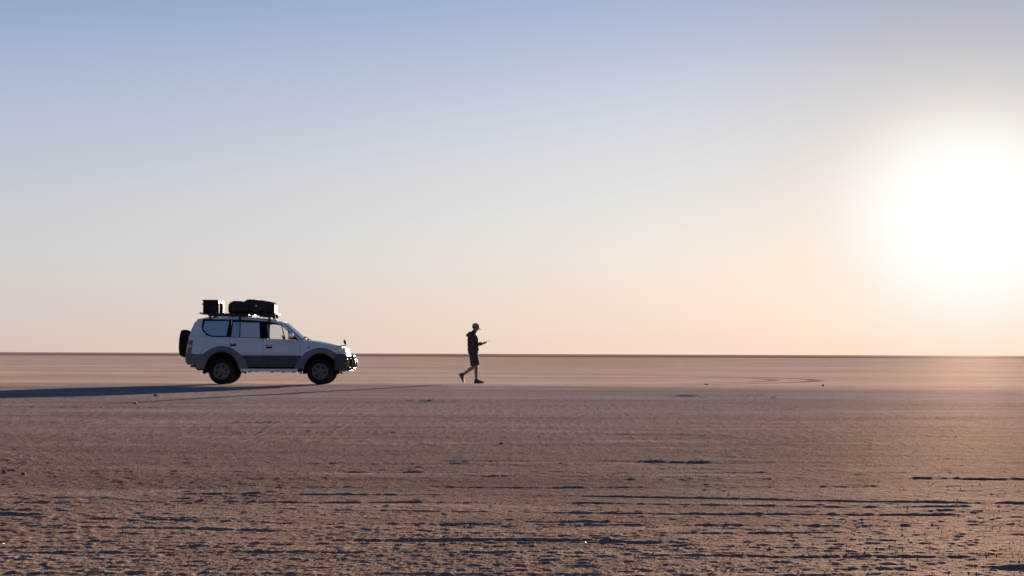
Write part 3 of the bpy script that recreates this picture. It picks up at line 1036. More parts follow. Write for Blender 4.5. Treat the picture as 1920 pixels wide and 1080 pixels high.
# chassis, floor, bulkheads
bm = bmesh.new()
add_box(bm, (-0.12, 0, 0.60), (3.9, 1.18, 0.14))
for s in (-1, 1):
    add_box(bm, (-0.1, s * 0.48, 0.46), (4.0, 0.09, 0.16), bevel=0.01)
    add_box(bm, (-0.03, s * 0.70, 0.50), (1.62, 0.22, 0.12))
add_box(bm, (-2.0, 0, 0.66), (0.5, 1.5, 0.2))
add_box(bm, (0.70, 0, 0.88), (0.05, 1.52, 0.6))
add_box(bm, (-1.75, 0, 0.45), (0.45, 0.7, 0.18), bevel=0.04)
add_box(bm, (1.55, 0, 0.58), (0.8, 0.7, 0.28), bevel=0.03)
add_box(bm, (1.86, 0, 0.86), (0.06, 1.1, 0.28))
build('chassis', bm, M['frame'], car)
for ax in (RW, FW):
    bm = bmesh.new()
    add_tube(bm, [(ax, -0.66, WR), (ax, 0.66, WR)], 0.05, 10)
    add_ell(bm, (ax, 0.12, WR), (0.15, 0.13, 0.15), seg=14)
    build('axle', bm, M['frame'], car, smooth=True)

# cabin: seats, dashboard, steering wheel, cargo cover
for (x, y, nm) in ((-0.20, -0.37, 0), (-0.20, 0.37, 0), (-1.05, -0.40, 1), (-1.05, 0.40, 1)):
    bm = bmesh.new()
    add_box(bm, (x + 0.22, y, 0.86), (0.50, 0.48, 0.16), bevel=0.05)
    add_box(bm, (x - 0.09, y, 1.12), (0.13, 0.47, 0.58), Matrix.Rotation(R(-14), 3, 'Y'), 0.05)
    st = build('seat', bm, M['cloth'], car, smooth=True)
    bm = bmesh.new()
    add_box(bm, (x - 0.185, y, 1.475), (0.09, 0.25, 0.17), Matrix.Rotation(R(-8), 3, 'Y'), 0.035)
    add_tube(bm, [(x - 0.165, y - 0.05, 1.36), (x - 0.175, y - 0.05, 1.45)], 0.008, 6)
    add_tube(bm, [(x - 0.165, y + 0.05, 1.36), (x - 0.175, y + 0.05, 1.45)], 0.008, 6)
    build('headrest', bm, M['cloth'], st, smooth=True)
bm = bmesh.new()
add_box(bm, (0.55, 0, 1.10), (0.32, 1.46, 0.20), bevel=0.05)
build('dashboard', bm, M['black'], car, smooth=True)
bm = bmesh.new()
cw = Vector((0.30, -0.37, 1.17))
rim = []
for k in range(21):
    a = 2 * math.pi * k / 20
    v = Vector((0.0, math.cos(a), math.sin(a))) * 0.185
    v = Matrix.Rotation(R(-24), 3, 'Y') @ v
    rim.append(cw + v)
add_tube(bm, rim, 0.015, 8, caps=False)
add_tube(bm, [cw, Vector((0.50, -0.37, 1.08))], 0.025, 8)
add_tube(bm, [rim[0], cw, rim[10]], 0.013, 6)
build('steering_wheel', bm, M['black'], car, smooth=True)
bm = bmesh.new()
add_box(bm, (-1.72, 0, 1.02), (0.80, 1.40, 0.42), bevel=0.05)
build('cargo', bm, M['canvas'], car, smooth=True)
bm = bmesh.new()
P = [[(-2.0 + 2.2 * i / 10, 0.60 * (j / 4 - 1), ROOF(-2.0 + 2.2 * i / 10) - 0.055) for j in range(9)] for i in range(11)]
grid_solid(bm, P, [[(p[0], p[1], p[2] - 0.008) for p in r] for r in P])
build('headlining', bm, M['cloth'], car)


# wheels
def wheel_rim():
    bm = bmesh.new()
    add_lathe(bm, [(0.222, -0.115), (0.226, -0.122), (0.212, -0.124), (0.200, -0.108), (0.196, 0.10), (0.222, 0.115), (0.205, 0.10)], 40)
    outer = [(0.200 * math.cos(2 * math.pi * k / 36), 0.200 * math.sin(2 * math.pi * k / 36)) for k in range(36)]
    holes = []
    for k in range(6):
        a0 = 2 * math.pi * k / 6 + R(30)
        h = []
        for (rr, da) in ((0.098, -16), (0.132, -19), (0.166, -15), (0.172, 0), (0.166, 15), (0.132, 19), (0.098, 16), (0.088, 0)):
            h.append((rr * math.cos(a0 + R(da)), rr * math.sin(a0 + R(da))))
        holes.append(h)
    poly_solid(bm, outer, holes, lambda x, z, t: (x, -0.085 - 0.012 * (1 - (x * x + z * z) / 0.04) + t, z), 0.028)
    add_lathe(bm, [(0.0, -0.122), (0.034, -0.120), (0.042, -0.112), (0.044, -0.09)], 20)
    for k in range(6):
        a = 2 * math.pi * k / 6
        add_ell(bm, (0.066 * math.cos(a), -0.100, 0.066 * math.sin(a)), (0.011, 0.014, 0.011), seg=8)
    # drum behind the spokes
    add_lathe(bm, [(0.0, -0.02), (0.15, -0.02), (0.155, 0.02), (0.155, 0.09)], 24)
    me_o = build('wheel', bm, M['alloy'], None, auto=35)
    return me_o


def tyre():
    bm = bmesh.new()
    add_lathe(bm, [(0.214, -0.108), (0.235, -0.128), (0.275, -0.137), (0.315, -0.132), (0.338, -0.118), (0.346, -0.100), (0.350, 0.0), (0.346, 0.100), (0.338, 0.118), (0.315, 0.132), (0.275, 0.137), (0.235, 0.128), (0.214, 0.108)], 56)
    for k in range(44):
        a = 2 * math.pi * k / 44
        rot = Matrix.Rotation(-a, 3, 'Y')
        for yy, off in ((-0.105, 0), (-0.045, 0.5), (0.045, 0), (0.105, 0.5)):
            aa = a + off * 2 * math.pi / 44
            r = 0.3475 if abs(yy) > 0.08 else 0.3505
            add_box(bm, (r * math.cos(aa), yy, r * math.sin(aa)), (0.016, 0.044, 0.030), Matrix.Rotation(-aa, 3, 'Y'))
    return build('tyre', bm, M['rubber'], None, auto=35)


w0 = wheel_rim()
t0 = tyre()
t0.parent = w0
first = True
for ax, s in ((RW, -1), (FW, -1), (RW, 1), (FW, 1)):
    if first:
        wo_, to_ = w0, t0
        first = False
    else:
        wo_ = w0.copy()
        to_ = t0.copy()
        COL.objects.link(wo_)
        COL.objects.link(to_)
        to_.parent = wo_
    wo_.parent = car
    wo_.location = (ax, s * 0.745, WR)
    wo_.rotation_euler = (0, R(17 if ax == RW else 41), 0 if s == -1 else math.pi)

# spare wheel on the tailgate, in a soft cover
bm = bmesh.new()
add_lathe(bm, [(0.0, -0.145), (0.19, -0.145), (0.30, -0.138), (0.345, -0.118), (0.368, -0.06), (0.368, 0.06), (0.35, 0.115), (0.30, 0.13), (0.16, 0.13), (0.12, 0.10), (0.0, 0.10)], 44)
bmesh.ops.rotate(bm, verts=bm.verts[:], cent=(0, 0, 0), matrix=Matrix.Rotation(R(90), 3, 'Z'))
bmesh.ops.rotate(bm, verts=bm.verts[:], cent=(0, 0, 0), matrix=Matrix.Rotation(R(3), 3, 'Y'))
bmesh.ops.translate(bm, verts=bm.verts[:], vec=(-2.505, 0.02, 1.125))
sp = build('spare_wheel', bm, M['rubber'], car, auto=40)
bm = bmesh.new()
add_box(bm, (-2.34, 0.04, 1.05), (0.16, 0.24, 0.30), bevel=0.015)
build('wheel_carrier', bm, M['frame'], sp)
bm = bmesh.new()
add_box(bm, (-2.52, 0.02, 0.757), (0.10, 0.10, 0.045), bevel=0.01)
build('plate_lamp', bm, M['frame'], sp)

# fender mirror on a bent stalk (near-side front wing)
bm = bmesh.new()
add_tube(bm, [(1.80, -0.60, 1.052), (1.90, -0.62, 1.062), (1.975, -0.63, 1.080), (1.988, -0.63, 1.105), (1.975, -0.63, 1.135)], 0.014, 8)
add_box(bm, (1.80, -0.60, 1.052), (0.16, 0.07, 0.022), bevel=0.008)
fm = build('fender_mirror', bm, M['black'], car, smooth=True)
bm = bmesh.new()
add_ell(bm, (1.957, -0.63, 1.168), (0.034, 0.062, 0.062), Matrix.Rotation(R(-18), 3, 'Y'), 16)
build('mirror_head', bm, M['black'], fm, smooth=True)

# roof rack: side rails, slats, legs
bm = bmesh.new()
RZ = 1.930
for yy in (-0.56, 0.56):
    add_tube(bm, [(-1.99, yy, RZ + 0.022), (-1.93, yy, RZ + 0.008), (-1.86, yy, RZ), (0.06, yy, RZ - 0.014), (0.125, yy, RZ + 0.01)], 0.020, 8)
for xx in (-1.90, 0.10):
    add_tube(bm, [(xx, -0.56, RZ - 0.004), (xx, 0.56, RZ - 0.004)], 0.019, 8)
rk = build('roof_rack', bm, M['rack'], car, smooth=True)
for k in range(11):
    xx = -1.72 + 1.70 * k / 10
    bm = bmesh.new()
    add_box(bm, (xx, 0, RZ - 0.018 - 0.006 * k / 10), (0.065, 1.08, 0.022), bevel=0.004)
    build('rack_slat', bm, M['rack'], rk)
for xx, zb in ((-1.68, 1.765), (-0.868, 1.768), (-0.062, 1.725)):
    for s in (-1, 1):
        bm = bmesh.new()
        yb = hw(xx, zb) + 0.014
        add_tube(bm, [(xx, s * 0.56, RZ - 0.02), (xx, s * 0.63, RZ - 0.07), (xx, s * (yb + 0.004), zb + 0.045), (xx, s * yb, zb - 0.015)], [0.032, 0.034, 0.038, 0.040], 6)
        add_box(bm, (xx, s * 0.57, RZ - 0.045), (0.15, 0.05, 0.05), bevel=0.012)
        build('rack_leg', bm, M['rack'], rk)
for s in (-1, 1):
    bm = bmesh.new()
    add_ell(bm, (0.035, s * 0.50, RZ - 0.075), (0.035, 0.05, 0.042), seg=12)
    build('rack_lamp', bm, M['black'], rk, smooth=True)
    bm = bmesh.new()
    add_box(bm, (-0.20, s * 0.55, RZ - 0.050), (0.30, 0.03, 0.070), bevel=0.006)
    build('rack_rail', bm, M['rack'], rk)
    bm = bmesh.new()
    add_box(bm, (-1.13, s * 0.55, RZ - 0.042), (0.98, 0.03, 0.062), bevel=0.006)
    build('rack_rail', bm, M['rack'], rk)


rk.location.x = -0.045


# ------------------------------------------------------------------ luggage on the rack (things of their own)
def car_pt(x, y, z):
    return (CAR_X + x - 0.080, CAR_Y + y, z + 0.004)


box = tag(empty('storage_box', car_pt(-1.665, 0.0, RZ + 0.015)), 'square dark storage box strapped at the rear end of the roof rack', 'box')
bm = bmesh.new()
add_box(bm, (0, 0, 0.180), (0.415, 0.98, 0.36), bevel=0.022)
bmesh.ops.subdivide_edges(bm, edges=bm.edges[:], cuts=1)
build('box_body', bm, M['box'], box, auto=40)
bm = bmesh.new()
add_box(bm, (-0.006, 0, 0.350), (0.440, 1.0, 0.030), Matrix.Rotation(R(1.5), 3, 'Y'), 0.010)
build('lid', bm, M['box'], box)
for yy in (-0.33, 0.33):
    bm = bmesh.new()
    add_tube(bm, [(-0.21, yy - 0.08, 0.27), (-0.245, yy - 0.07, 0.245), (-0.245, yy + 0.07, 0.245), (-0.21, yy + 0.08, 0.27)], 0.013, 6)
    build('carry_handle', bm, M['rack'], box)
    bm = bmesh.new()
    add_box(bm, (0.215, yy, 0.30), (0.02, 0.06, 0.10), bevel=0.004)
    build('latch', bm, M['steel'], box)
    bm = bmesh.new()
    for (a, b) in (((-0.222, 0), (-0.222, 0.372)), ((-0.222, 0.372), (0.222, 0.366)), ((0.222, 0.366), (0.222, 0))):
        add_box(bm, ((a[0] + b[0]) / 2, yy + 0.10, (a[1] + b[1]) / 2), (abs(a[0] - b[0]) + 0.008, 0.045, abs(a[1] - b[1]) + 0.008))
    build('strap', bm, M['strap'], box)

can = tag(empty('upright_frame', car_pt(-1.395, -0.28, RZ + 0.012)), 'slim upright frame standing between the rear roof box and the bags', 'frame')
bm = bmesh.new()
add_tube(bm, [(0, 0, 0), (0, 0, 0.02), (0, 0, 0.25), (0, 0, 0.285), (0, 0, 0.30)], [0.040, 0.048, 0.048, 0.036, 0.018], 16)
build('upright_post', bm, M['bar'], can, smooth=True)
bm = bmesh.new()
add_tube(bm, [(0.055, -0.06, 0), (0.055, -0.06, 0.34), (0.055, 0.06, 0.34), (0.055, 0.06, 0)], 0.009, 6)
add_tube(bm, [(0.055, -0.06, 0.17), (0.055, 0.06, 0.17)], 0.009, 6)
build('holder_frame', bm, M['rack'], can)


def soft_pack(name, label, cat, stations, half_w, base_z, straps):
    """a bulging canvas bundle lofted along x: stations of (x, bottom, top, width factor)"""
    x0 = sum(st[0] for st in stations) / len(stations)
    root = tag(empty(name, car_pt(x0, 0, base_z)), label, cat)
    bm = bmesh.new()
    rings = []
    xs = np.array([st[0] for st in stations])
    for x in np.linspace(xs[0], xs[-1], 26):
        zb, zt, wf = [float(np.interp(x, xs, [st[k] for st in stations])) for k in (1, 2, 3)]
        ring = []
        n = 28
        for k in range(n):
            a = 2 * math.pi * k / n
            ca, sa = math.cos(a), math.sin(a)
            e = 0.42
            yy = half_w * wf * math.copysign(abs(ca) ** e, ca)
            zz = (zb + zt) / 2 + (zt - zb) / 2 * math.copysign(abs(sa) ** e, sa)
            wr = 0.006 * math.sin(x * 17 + k * 0.9 + 2 * math.sin(x * 7)) + 0.003 * math.sin(x * 43 + k * 2.3)
            if zz > zb + 0.03:
                zz += wr * (0.7 if sa > 0 else 0.2)
                yy += wr * math.copysign(1, ca)
            ring.append(bm.verts.new((x - x0, yy, max(zz, zb) - base_z)))
        rings.append(ring)
    for a, b in zip(rings, rings[1:]):
        for k in range(len(a)):
            bm.faces.new((a[k], a[(k + 1) % len(a)], b[(k + 1) % len(a)], b[k]))
    bm.faces.new(rings[0][::-1])
    bm.faces.new(rings[-1])
    build('cover', bm, M['canvas'], root, auto=60)
    for sx in straps:
        zb, zt, wf = [float(np.interp(sx, xs, [st[k] for st in stations])) for k in (1, 2, 3)]
        bm = bmesh.new()
        P, Q = [], []
        for k in range(29):
            a = 2 * math.pi * k / 28
            ca, sa = math.cos(a), math.sin(a)
            e = 0.42
            yy = (half_w * wf + 0.014) * math.copysign(abs(ca) ** e, ca)
            zz = (zb + zt) / 2 + ((zt - zb) / 2 + 0.012) * math.copysign(abs(sa) ** e, sa)
            zz = max(zz, zb + 0.002)
            P.append([(sx - x0 - 0.022, yy, zz - base_z), (sx - x0 + 0.022, yy, zz - base_z)])
            Q.append([(p[0], p[1] * 0.985, p[2] * 0.985 + 0.002) for p in P[-1]])
        grid_solid(bm, P, Q)
        build('strap', bm, M['strap'], root)
    return root


BZ = RZ + 0.010
soft_pack('duffel_bag', 'lower dark canvas bag tied in the middle of the roof rack behind the big pack', 'bag',
          [(-1.195, 2.02, 2.10, 0.72), (-1.185, 1.955, 2.20, 0.86), (-1.13, BZ, 2.268, 0.95), (-1.0, BZ, 2.290, 1.0), (-0.86, BZ, 2.292, 0.98), (-0.79, BZ, 2.262, 0.93), (-0.765, 1.97, 2.20, 0.85)], 0.50, BZ, [-1.04])
tent = soft_pack('roof_tent', 'large dark folded roof tent under a peaked cover at the front of the rack', 'tent',
                 [(-0.80, 1.98, 2.16, 0.86), (-0.785, BZ, 2.255, 0.95), (-0.72, BZ, 2.305, 1.0), (-0.645, BZ, 2.345, 1.0), (-0.56, BZ, 2.338, 1.0), (-0.30, BZ, 2.312, 1.0), (-0.08, BZ, 2.280, 1.0), (0.04, BZ, 2.255, 0.98), (0.065, BZ, 2.225, 0.95)], 0.58, BZ, [-0.46, -0.14])
bm = bmesh.new()
add_box(bm, (0.496, 0, 0.13), (0.026, 0.86, 0.24), bevel=0.012)
add_box(bm, (0.515, 0, 0.012), (0.06, 0.95, 0.016), bevel=0.004)
build('end_panel', bm, mat('sunlit_end_tone', (0.13, 0.115, 0.10), 0.8, spec=0.03), tent)  # paler than the cover: the sunlit strip on the tent end, put into colour
bm = bmesh.new()
add_box(bm, (0.02, -0.588, 0.215), (0.05, 0.012, 0.045), bevel=0.005)
build('buckle', bm, M['steel'], tent)

# ------------------------------------------------------------------ walking person (local x forward)
PX, PY = -1.127, 70.68
person = tag(empty('person', (PX, PY, 0.0)), 'walking person in dark hooded jacket, shorts and cap looking down at a phone', 'person')
SH = 0.19           # half shoulder width
N = -1              # near side (towards camera)
V = Vector
hipN, hipF = V((-0.005, -0.095, 0.905)), V((0.0, 0.095, 0.905))
kneeN, ankN = V((0.10, -0.10, 0.49)), V((0.105, -0.095, 0.085))          # front, standing leg
kneeF, ankF = V((0.03, 0.10, 0.475)), V((-0.315, 0.10, 0.235))           # trailing leg
shN, shF = V((0.0, -SH, 1.42)), V((0.01, SH, 1.42))
elN, wrN = V((0.035, -0.235, 1.135)), V((0.265, -0.115, 1.165))
elF, wrF = V((0.045, 0.235, 1.135)), V((0.26, 0.075, 1.150))
neck0, headc = V((0.005, 0, 1.46)), V((0.065, 0, 1.625))

bm = bmesh.new()
# trunk
for c, r in (((-0.01, 0, 0.93), (0.105, 0.150, 0.12)), ((0.0, 0, 1.08), (0.125, 0.150, 0.16)), ((-0.005, 0, 1.27), (0.125, 0.170, 0.17)), ((-0.015, 0, 1.38), (0.105, 0.175, 0.10))):
    add_ell(bm, c, r, seg=20)
add_cone(bm, neck0 + V((0, 0, -0.03)), V((0.045, 0, 1.545)), 0.062, 0.055)
# head: skull, face wedge, jaw, nose, ears
tilt = Matrix.Rotation(R(24), 3, 'Y')
H = lambda x, y, z: headc + tilt @ V((x, y, z))
add_ell(bm, H(-0.012, 0, 0.022), (0.096, 0.076, 0.095), tilt, 20)
add_ell(bm, H(0.026, 0, -0.035), (0.062, 0.062, 0.075), tilt, 18)
add_ell(bm, H(0.045, 0, -0.085), (0.042, 0.045, 0.032), tilt, 14)
add_cone(bm, H(0.083, 0, 0.005), H(0.102, 0, -0.032), 0.009, 0.013, 10)
add_ell(bm, H(0.086, 0, -0.066), (0.012, 0.024, 0.009), tilt, 10)
for s in (-1, 1):
    add_ell(bm, H(-0.01, s * 0.078, -0.01), (0.018, 0.010, 0.031), tilt, 10)
# arms and legs
for sh, el, wr in ((shN, elN, wrN), (shF, elF, wrF)):
    add_ell(bm, sh + V((0, 0, -0.015)), (0.062, 0.060, 0.065), seg=14)
    add_cone(bm, sh + V((0, 0, -0.02)), el, 0.050, 0.040)
    add_cone(bm, el, wr, 0.042, 0.027)
for hip, kn, an in ((hipN, kneeN, ankN), (hipF, kneeF, ankF)):
    add_cone(bm, hip, kn, 0.088, 0.055)
    d = (an - kn)
    back = d.cross(V((0, 1, 0))).normalized()
    if back.x > 0: back = -back
    add_cone(bm, kn, kn + d * 0.35 + back * 0.012, 0.053, 0.056)
    add_cone(bm, kn + d * 0.35 + back * 0.012, an, 0.056, 0.036)
# feet inside the shoes
add_cone(bm, ankN, ankN + V((0.0, 0, -0.035)), 0.036, 0.036)
add_cone(bm, ankN + V((-0.02, 0, -0.05)), ankN + V((0.16, 0, -0.055)), 0.030, 0.024)
fdir = V((0.44, 0, -0.90)).normalized()
fsole = ankF - V((0.90, 0, 0.44)) * 0.042
add_cone(bm, ankF, fsole, 0.035, 0.032)
add_cone(bm, fsole, fsole + fdir * 0.14, 0.030, 0.020)


def hand(bm, wr, d, side, up, curl):
    """palm, four fingers of unequal length bent at two knuckles, thumb from the palm's side"""
    d, side, up = d.normalized(), side.normalized(), up.normalized()
    for k in range(4):
        o = side * (0.027 - 0.018 * k)
        add_cone(bm, wr + d * 0.008 + o * 0.6, wr + d * 0.088 + o, 0.013, 0.0115, 10)
    for k, ln in enumerate((0.070, 0.078, 0.073, 0.058)):
        o = side * (0.029 - 0.0195 * k)
        p = wr + d * 0.088 + o
        ang = R(curl[0])
        for f, a2, r0 in ((0.45, curl[0], 0.0095), (0.32, curl[1], 0.0088), (0.23, curl[2], 0.008)):
            a = R(a2)
            q = p + (d * math.cos(a) + up * math.sin(a)) * ln * f
            add_cone(bm, p, q, r0, r0 - 0.0006, 8)
            p = q
    b = wr + d * 0.028 + side * 0.030 + up * 0.004
    k1 = b + d * 0.032 + side * 0.020 + up * 0.018
    k2 = k1 + d * 0.028 + up * 0.014 - side * 0.010
    add_cone(bm, b, k1, 0.013, 0.0105, 8)
    add_cone(bm, k1, k2, 0.0105, 0.009, 8)


# near hand cradles the phone from below, far hand rests against its other side
PH_C = V((0.405, -0.035, 1.232))
ph_rot = Matrix.Rotation(R(-24), 3, 'Y')
pu = ph_rot @ V((1, 0, 0))
pn = ph_rot @ V((0, 0, 1))
hand(bm, wrN, V((0.93, 0.36, 0.20)), V((0.10, -0.9, 0.1)), V((-0.3, 0.25, 0.9)), (14, 34, 58))
hand(bm, wrF, V((0.93, -0.28, 0.16)), V((0.10, 0.9, 0.1)), V((-0.3, -0.25, 0.9)), (12, 30, 52))
pbody = remeshed('body', bm, 0.0058, M['skin'], person, 3)

# eyes
for s in (-1, 1):
    bm = bmesh.new()
    add_ell(bm, H(0.081, s * 0.030, 0.004), (0.008, 0.012, 0.006), tilt, 8)
    build('eye', bm, M['eye'], person, smooth=True)
# hair showing under the cap
bm = bmesh.new()
add_ell(bm, H(-0.024, 0, 0.000), (0.083, 0.079, 0.062), tilt, 18)
build('hair', bm, M['hair'], person, smooth=True)
# cap: crown and brim
bm = bmesh.new()
n, mrows = 24, 8
rings = []
for i in range(mrows):
    a = i / (mrows - 1) * math.pi / 2 * 0.97
    rr, zz = math.cos(a), math.sin(a)
    rings.append([bm.verts.new(H(-0.008 + 0.112 * rr * math.cos(2 * math.pi * k / n), 0.092 * rr * math.sin(2 * math.pi * k / n), 0.022 + 0.112 * zz ** 0.9)) for k in range(n)])
for a, b in zip(rings, rings[1:]):
    for k in range(n):
        bm.faces.new((a[k], a[(k + 1) % n], b[(k + 1) % n], b[k]))
bm.faces.new(rings[-1])
bm.faces.new(rings[0][::-1])
cap = build('cap', bm, M['cap'], person, smooth=True)
bm = bmesh.new()
P, Q = [], []
for i in range(5):
    t = i / 4
    row = []
    for j in range(9):
        u = j / 4 - 1
        row.append(H(0.088 + 0.092 * t * (1 - 0.35 * u * u) - 0.028 * u * u, 0.074 * u * (1 - 0.10 * t), 0.034 - 0.012 * t - 0.016 * u * u))
    P.append(row)
    Q.append([p - tilt @ V((0, 0, 0.007)) for p in row])
grid_solid(bm, P, Q)
build('brim', bm, M['cap'], cap, smooth=True)

# jacket: trunk, sleeves, collar and hood as one cloth
bm = bmesh.new()
for c, r in (((0.0, 0, 0.905), (0.160, 0.196, 0.072)), ((0.002, 0, 1.0), (0.174, 0.200, 0.14)), ((-0.002, 0, 1.13), (0.173, 0.200, 0.17)), ((-0.012, 0, 1.27), (0.165, 0.206, 0.18)), ((-0.030, 0, 1.385), (0.132, 0.200, 0.110))):
    add_ell(bm, c, r, seg=22)
add_cone(bm, (-0.01, 0, 1.43), (0.018, 0, 1.497), 0.088, 0.072)
for sh, el, wr in ((shN, elN, wrN), (shF, elF, wrF)):
    add_ell(bm, sh + V((-0.01, 0, -0.02)), (0.078, 0.068, 0.080), seg=16)
    add_cone(bm, sh + V((-0.005, 0, -0.02)), el, 0.070, 0.058)
    add_cone(bm, el, wr - (wr - el) * 0.10, 0.060, 0.043)
# folded hood on the upper back
add_ell(bm, (-0.085, 0, 1.440), (0.080, 0.125, 0.070), Matrix.Rotation(R(28), 3, 'Y'), 18)
add_ell(bm, (-0.168, 0, 1.405), (0.050, 0.095, 0.048), seg=14)
jk = remeshed('jacket', bm, 0.0085, M['jacket'], person, 14)

# shorts: hips and two loose legs to the knee
bm = bmesh.new()
add_ell(bm, (-0.005, 0, 0.880), (0.128, 0.172, 0.10), seg=20)
add_tube(bm, [(0.0, 0, 0.94), (0.0, 0, 0.84)], [0.118, 0.122], 18)
for hip, kn in ((hipN, kneeN), (hipF, kneeF)):
    e = hip + (kn - hip) * 0.93
    add_cone(bm, hip + V((0, 0, -0.01)), hip + (kn - hip) * 0.45, 0.128, 0.118, 18)
    add_tube(bm, [hip + (kn - hip) * 0.45, e], [0.118, 0.108], 18)
remeshed('shorts', bm, 0.0085, M['shorts'], person, 3)


def shoe(origin, rotm, name='shoe'):
    """ankle-high walking shoe: origin at the heel's base, x forward"""
    T = lambda x, y, z: origin + rotm @ V((x, y, z))
    bm = bmesh.new()
    st = [(-0.005, 0.033, 0.055, 0.105), (0.02, 0.040, 0.058, 0.135), (0.06, 0.042, 0.056, 0.145), (0.095, 0.043, 0.05, 0.128), (0.13, 0.046, 0.045, 0.102), (0.18, 0.050, 0.04, 0.080), (0.23, 0.048, 0.035, 0.067), (0.265, 0.040, 0.03, 0.054), (0.287, 0.024, 0.026, 0.042)]
    rings = []
    for x, hwid, _, top in st:
        ring = []
        for k in range(14):
            a = 2 * math.pi * k / 14
            ring.append(bm.verts.new(T(x, hwid * math.copysign(abs(math.cos(a)) ** 0.7, math.cos(a)), max(0.022, 0.022 + (top - 0.022) * (0.5 + 0.5 * math.copysign(abs(math.sin(a)) ** 0.75, math.sin(a)))))))
        rings.append(ring)
    for a, b in zip(rings, rings[1:]):
        for k in range(14):
            bm.faces.new((a[k], a[(k + 1) % 14], b[(k + 1) % 14], b[k]))
    bm.faces.new(rings[0][::-1])
    bm.faces.new(rings[-1])
    o = build(name, bm, M['shoe'], person, smooth=True)
    bm = bmesh.new()
    P, Q = [], []
    for x, hwid, _, top in [(-0.014, 0.028, 0, 0)] + st + [(0.296, 0.016, 0, 0)]:
        lift = 0.0 if x < 0.2 else (x - 0.2) * 0.16
        P.append([T(x, (hwid + 0.004) * u, 0.026 + lift) for u in (-1, -0.3, 0.3, 1)])
        Q.append([T(x, (hwid + 0.002) * u, 0.0 + lift) for u in (-1, -0.3, 0.3, 1)])
    grid_solid(bm, P, Q)
    build('sole', bm, M['sole'], o)
    bm = bmesh.new()
    for k in range(4):
        x = 0.105 + 0.026 * k
        z = float(np.interp(x, [s_[0] for s_ in st], [s_[3] for s_ in st])) + 0.002
        add_tube(bm, [T(x, -0.024, z - 0.008), T(x + 0.004, 0, z + 0.003), T(x, 0.024, z - 0.008)], 0.0035, 5)
    build('lace', bm, M['strap'], o)


shoe(V((0.040, -0.095, 0.002)), Matrix.Identity(3))
# trailing foot: heel raised, toe on the ground
ra = Matrix.Rotation(R(64), 3, 'Y')
toe = ra @ V((0.287, 0, 0.012))
shoe(V((-0.285, 0.10, 0.012)) - V((toe.x, 0, toe.z)), ra)

# the phone (held, a thing of its own)
ph = tag(empty('phone', (PX + PH_C.x, PY + PH_C.y, PH_C.z)), 'thin dark phone held up in the hands of the walking person', 'phone')
bm = bmesh.new()
add_box(bm, (0, 0, 0), (0.150, 0.074, 0.009), ph_rot, 0.003)
build('phone_case', bm, M['phone'], ph)
bm = bmesh.new()
add_box(bm, pn * 0.0052, (0.138, 0.066, 0.0012), ph_rot)
build('phone_screen', bm, M['screen'], ph)


# ------------------------------------------------------------------ clods and grit on the pan
def clod(x, y, size, label, seed, flat=0.6):
    rr = random.Random(seed)
    bm = bmesh.new()
    bmesh.ops.create_icosphere(bm, subdivisions=2, radius=1.0)
    k = [V((rr.uniform(-1, 1), rr.uniform(-1, 1), rr.uniform(-1, 1))).normalized() for _ in range(7)]
    kr = [rr.uniform(0.55, 0.95) for _ in k]
    for v in bm.verts:
        p = v.co.copy()
        for n_, d_ in zip(k, kr):
            e = p.dot(n_)
            if e > d_: p -= n_ * (e - d_) * 0.85
        p += V((rr.uniform(-1, 1), rr.uniform(-1, 1), rr.uniform(-1, 1))) * 0.06
        v.co = V((p.x * size, p.y * size * 0.8, p.z * size * flat))
    o = build('clod', bm, M['clod'], None)
    o.location = (x, y, gz(x, y) + size * flat * 0.45)
    o.rotation_euler = (0, 0, rr.uniform(0, 6))
    return tag(o, label, 'clod of earth', 'loose clods on the pan')


clod(-6.32, 40.66, 0.045, 'wider dark clod below the left end of the car shadow, nearer of two', 1, 0.65)
clod(-7.05, 47.9, 0.050, 'small dark clod touching the edge of the car shadow, farther of two', 2, 0.6)
clod(-0.096, 23.19, 0.024, 'lone dark clod on bare ground below the walking person', 3, 0.7)
clod(8.64, 67.17, 0.040, 'upright lit clod right of the curved tyre track tip', 4, 0.95)
clod(-3.60, 17.18, 0.024, 'dark clod at the left edge of the photo', 5, 1.1)
clod(-3.45, 17.12, 0.018, 'smallest clod just right of the left edge clod', 6, 0.8)
clod(5.58, 69.2, 0.075, 'flat dark clod on the pale pan left of the curved track', 7, 0.28)


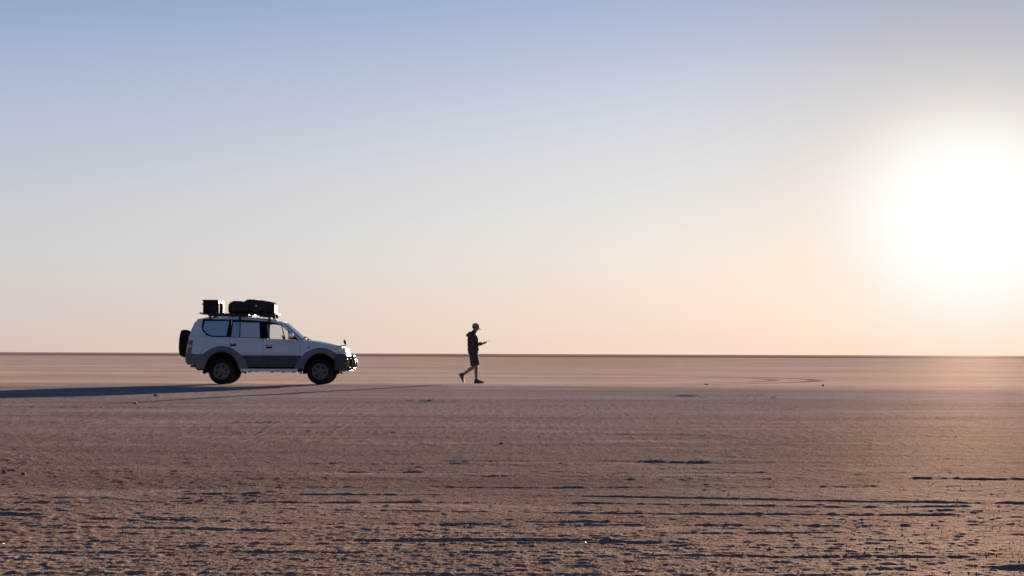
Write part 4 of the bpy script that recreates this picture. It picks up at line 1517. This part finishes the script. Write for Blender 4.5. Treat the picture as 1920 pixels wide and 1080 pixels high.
def make_grit():
    """thousands of pebbles and crumbs of crust, one object"""
    rg = np.random.RandomState(5)
    base = np.array([(1, 0, 0), (-1, 0, 0), (0, 1, 0), (0, -1, 0), (0, 0, 1), (0, 0, -1)], np.float32)
    faces = np.array([(0, 2, 4), (2, 1, 4), (1, 3, 4), (3, 0, 4), (2, 0, 5), (1, 2, 5), (3, 1, 5), (0, 3, 5)])
    n = 22000
    u = rg.rand(n)
    r = 1.0 / (1 / 8.6 + u * (1 / 42.0 - 1 / 8.6))
    a = (rg.rand(n) - 0.5) * 2 * R(13.2)
    x, y = r * np.sin(a), r * np.cos(a)
    keep = (vnoise(x / 2.3, y / 1.9, 11) + 0.6 * vnoise(x / 0.8, y / 0.7, 12)) > (rg.rand(n) - 0.75)
    x, y, r = x[keep], y[keep], r[keep]
    n = len(x)
    size = (0.0018 + 0.0042 * rg.rand(n) ** 5).astype(np.float32)
    z = height(x, y) + size * 0.3
    V_ = base[None] * size[:, None, None] * (0.6 + 0.8 * rg.rand(n, 6, 1)).astype(np.float32)
    V_[:, :, 2] *= 0.75
    th = rg.rand(n) * 6.28
    c, s = np.cos(th)[:, None], np.sin(th)[:, None]
    vx, vy = V_[:, :, 0] * c - V_[:, :, 1] * s, V_[:, :, 0] * s + V_[:, :, 1] * c
    co = np.stack([vx + x[:, None], vy + y[:, None], V_[:, :, 2] + z[:, None]], -1).reshape(-1, 3).astype(np.float32)
    idx = (faces[None] + (np.arange(n) * 6)[:, None, None]).reshape(-1)
    me = bpy.data.meshes.new('grit')
    me.vertices.add(len(co))
    me.vertices.foreach_set('co', co.ravel())
    me.loops.add(len(idx))
    me.loops.foreach_set('vertex_index', idx.astype(np.int32))
    me.polygons.add(len(idx) // 3)
    me.polygons.foreach_set('loop_start', (np.arange(len(idx) // 3) * 3).astype(np.int32))
    me.update(calc_edges=True)
    return me


grit_m = bpy.data.materials.new('crust_crumbs')
grit_m.use_nodes = True
t = NT(grit_m.node_tree)
gp = t.n('ShaderNodeNewGeometry')
cell = t.vm('FLOOR', t.vm('SCALE', gp.outputs['Position'], 25.0))
wn = t.n('ShaderNodeTexWhiteNoise', {'Vector': cell})
gcol = t.mix(wn.outputs[0], (0.16, 0.115, 0.095), (0.34, 0.26, 0.22))
shiny = t.m('GREATER_THAN', wn.outputs[0], 0.995)
gb = t.n('ShaderNodeBsdfPrincipled', {'Base Color': gcol, 'Roughness': t.m('SUBTRACT', 0.9, t.m('MULTIPLY', shiny, 0.5)), 'Specular IOR Level': t.m('MULTIPLY', shiny, 0.5)})
t.n('ShaderNodeOutputMaterial', {0: gb})
tag(link('grit', make_grit(), grit_m), 'loose crumbs of crust and pebbles scattered over the near ground', kind='stuff')
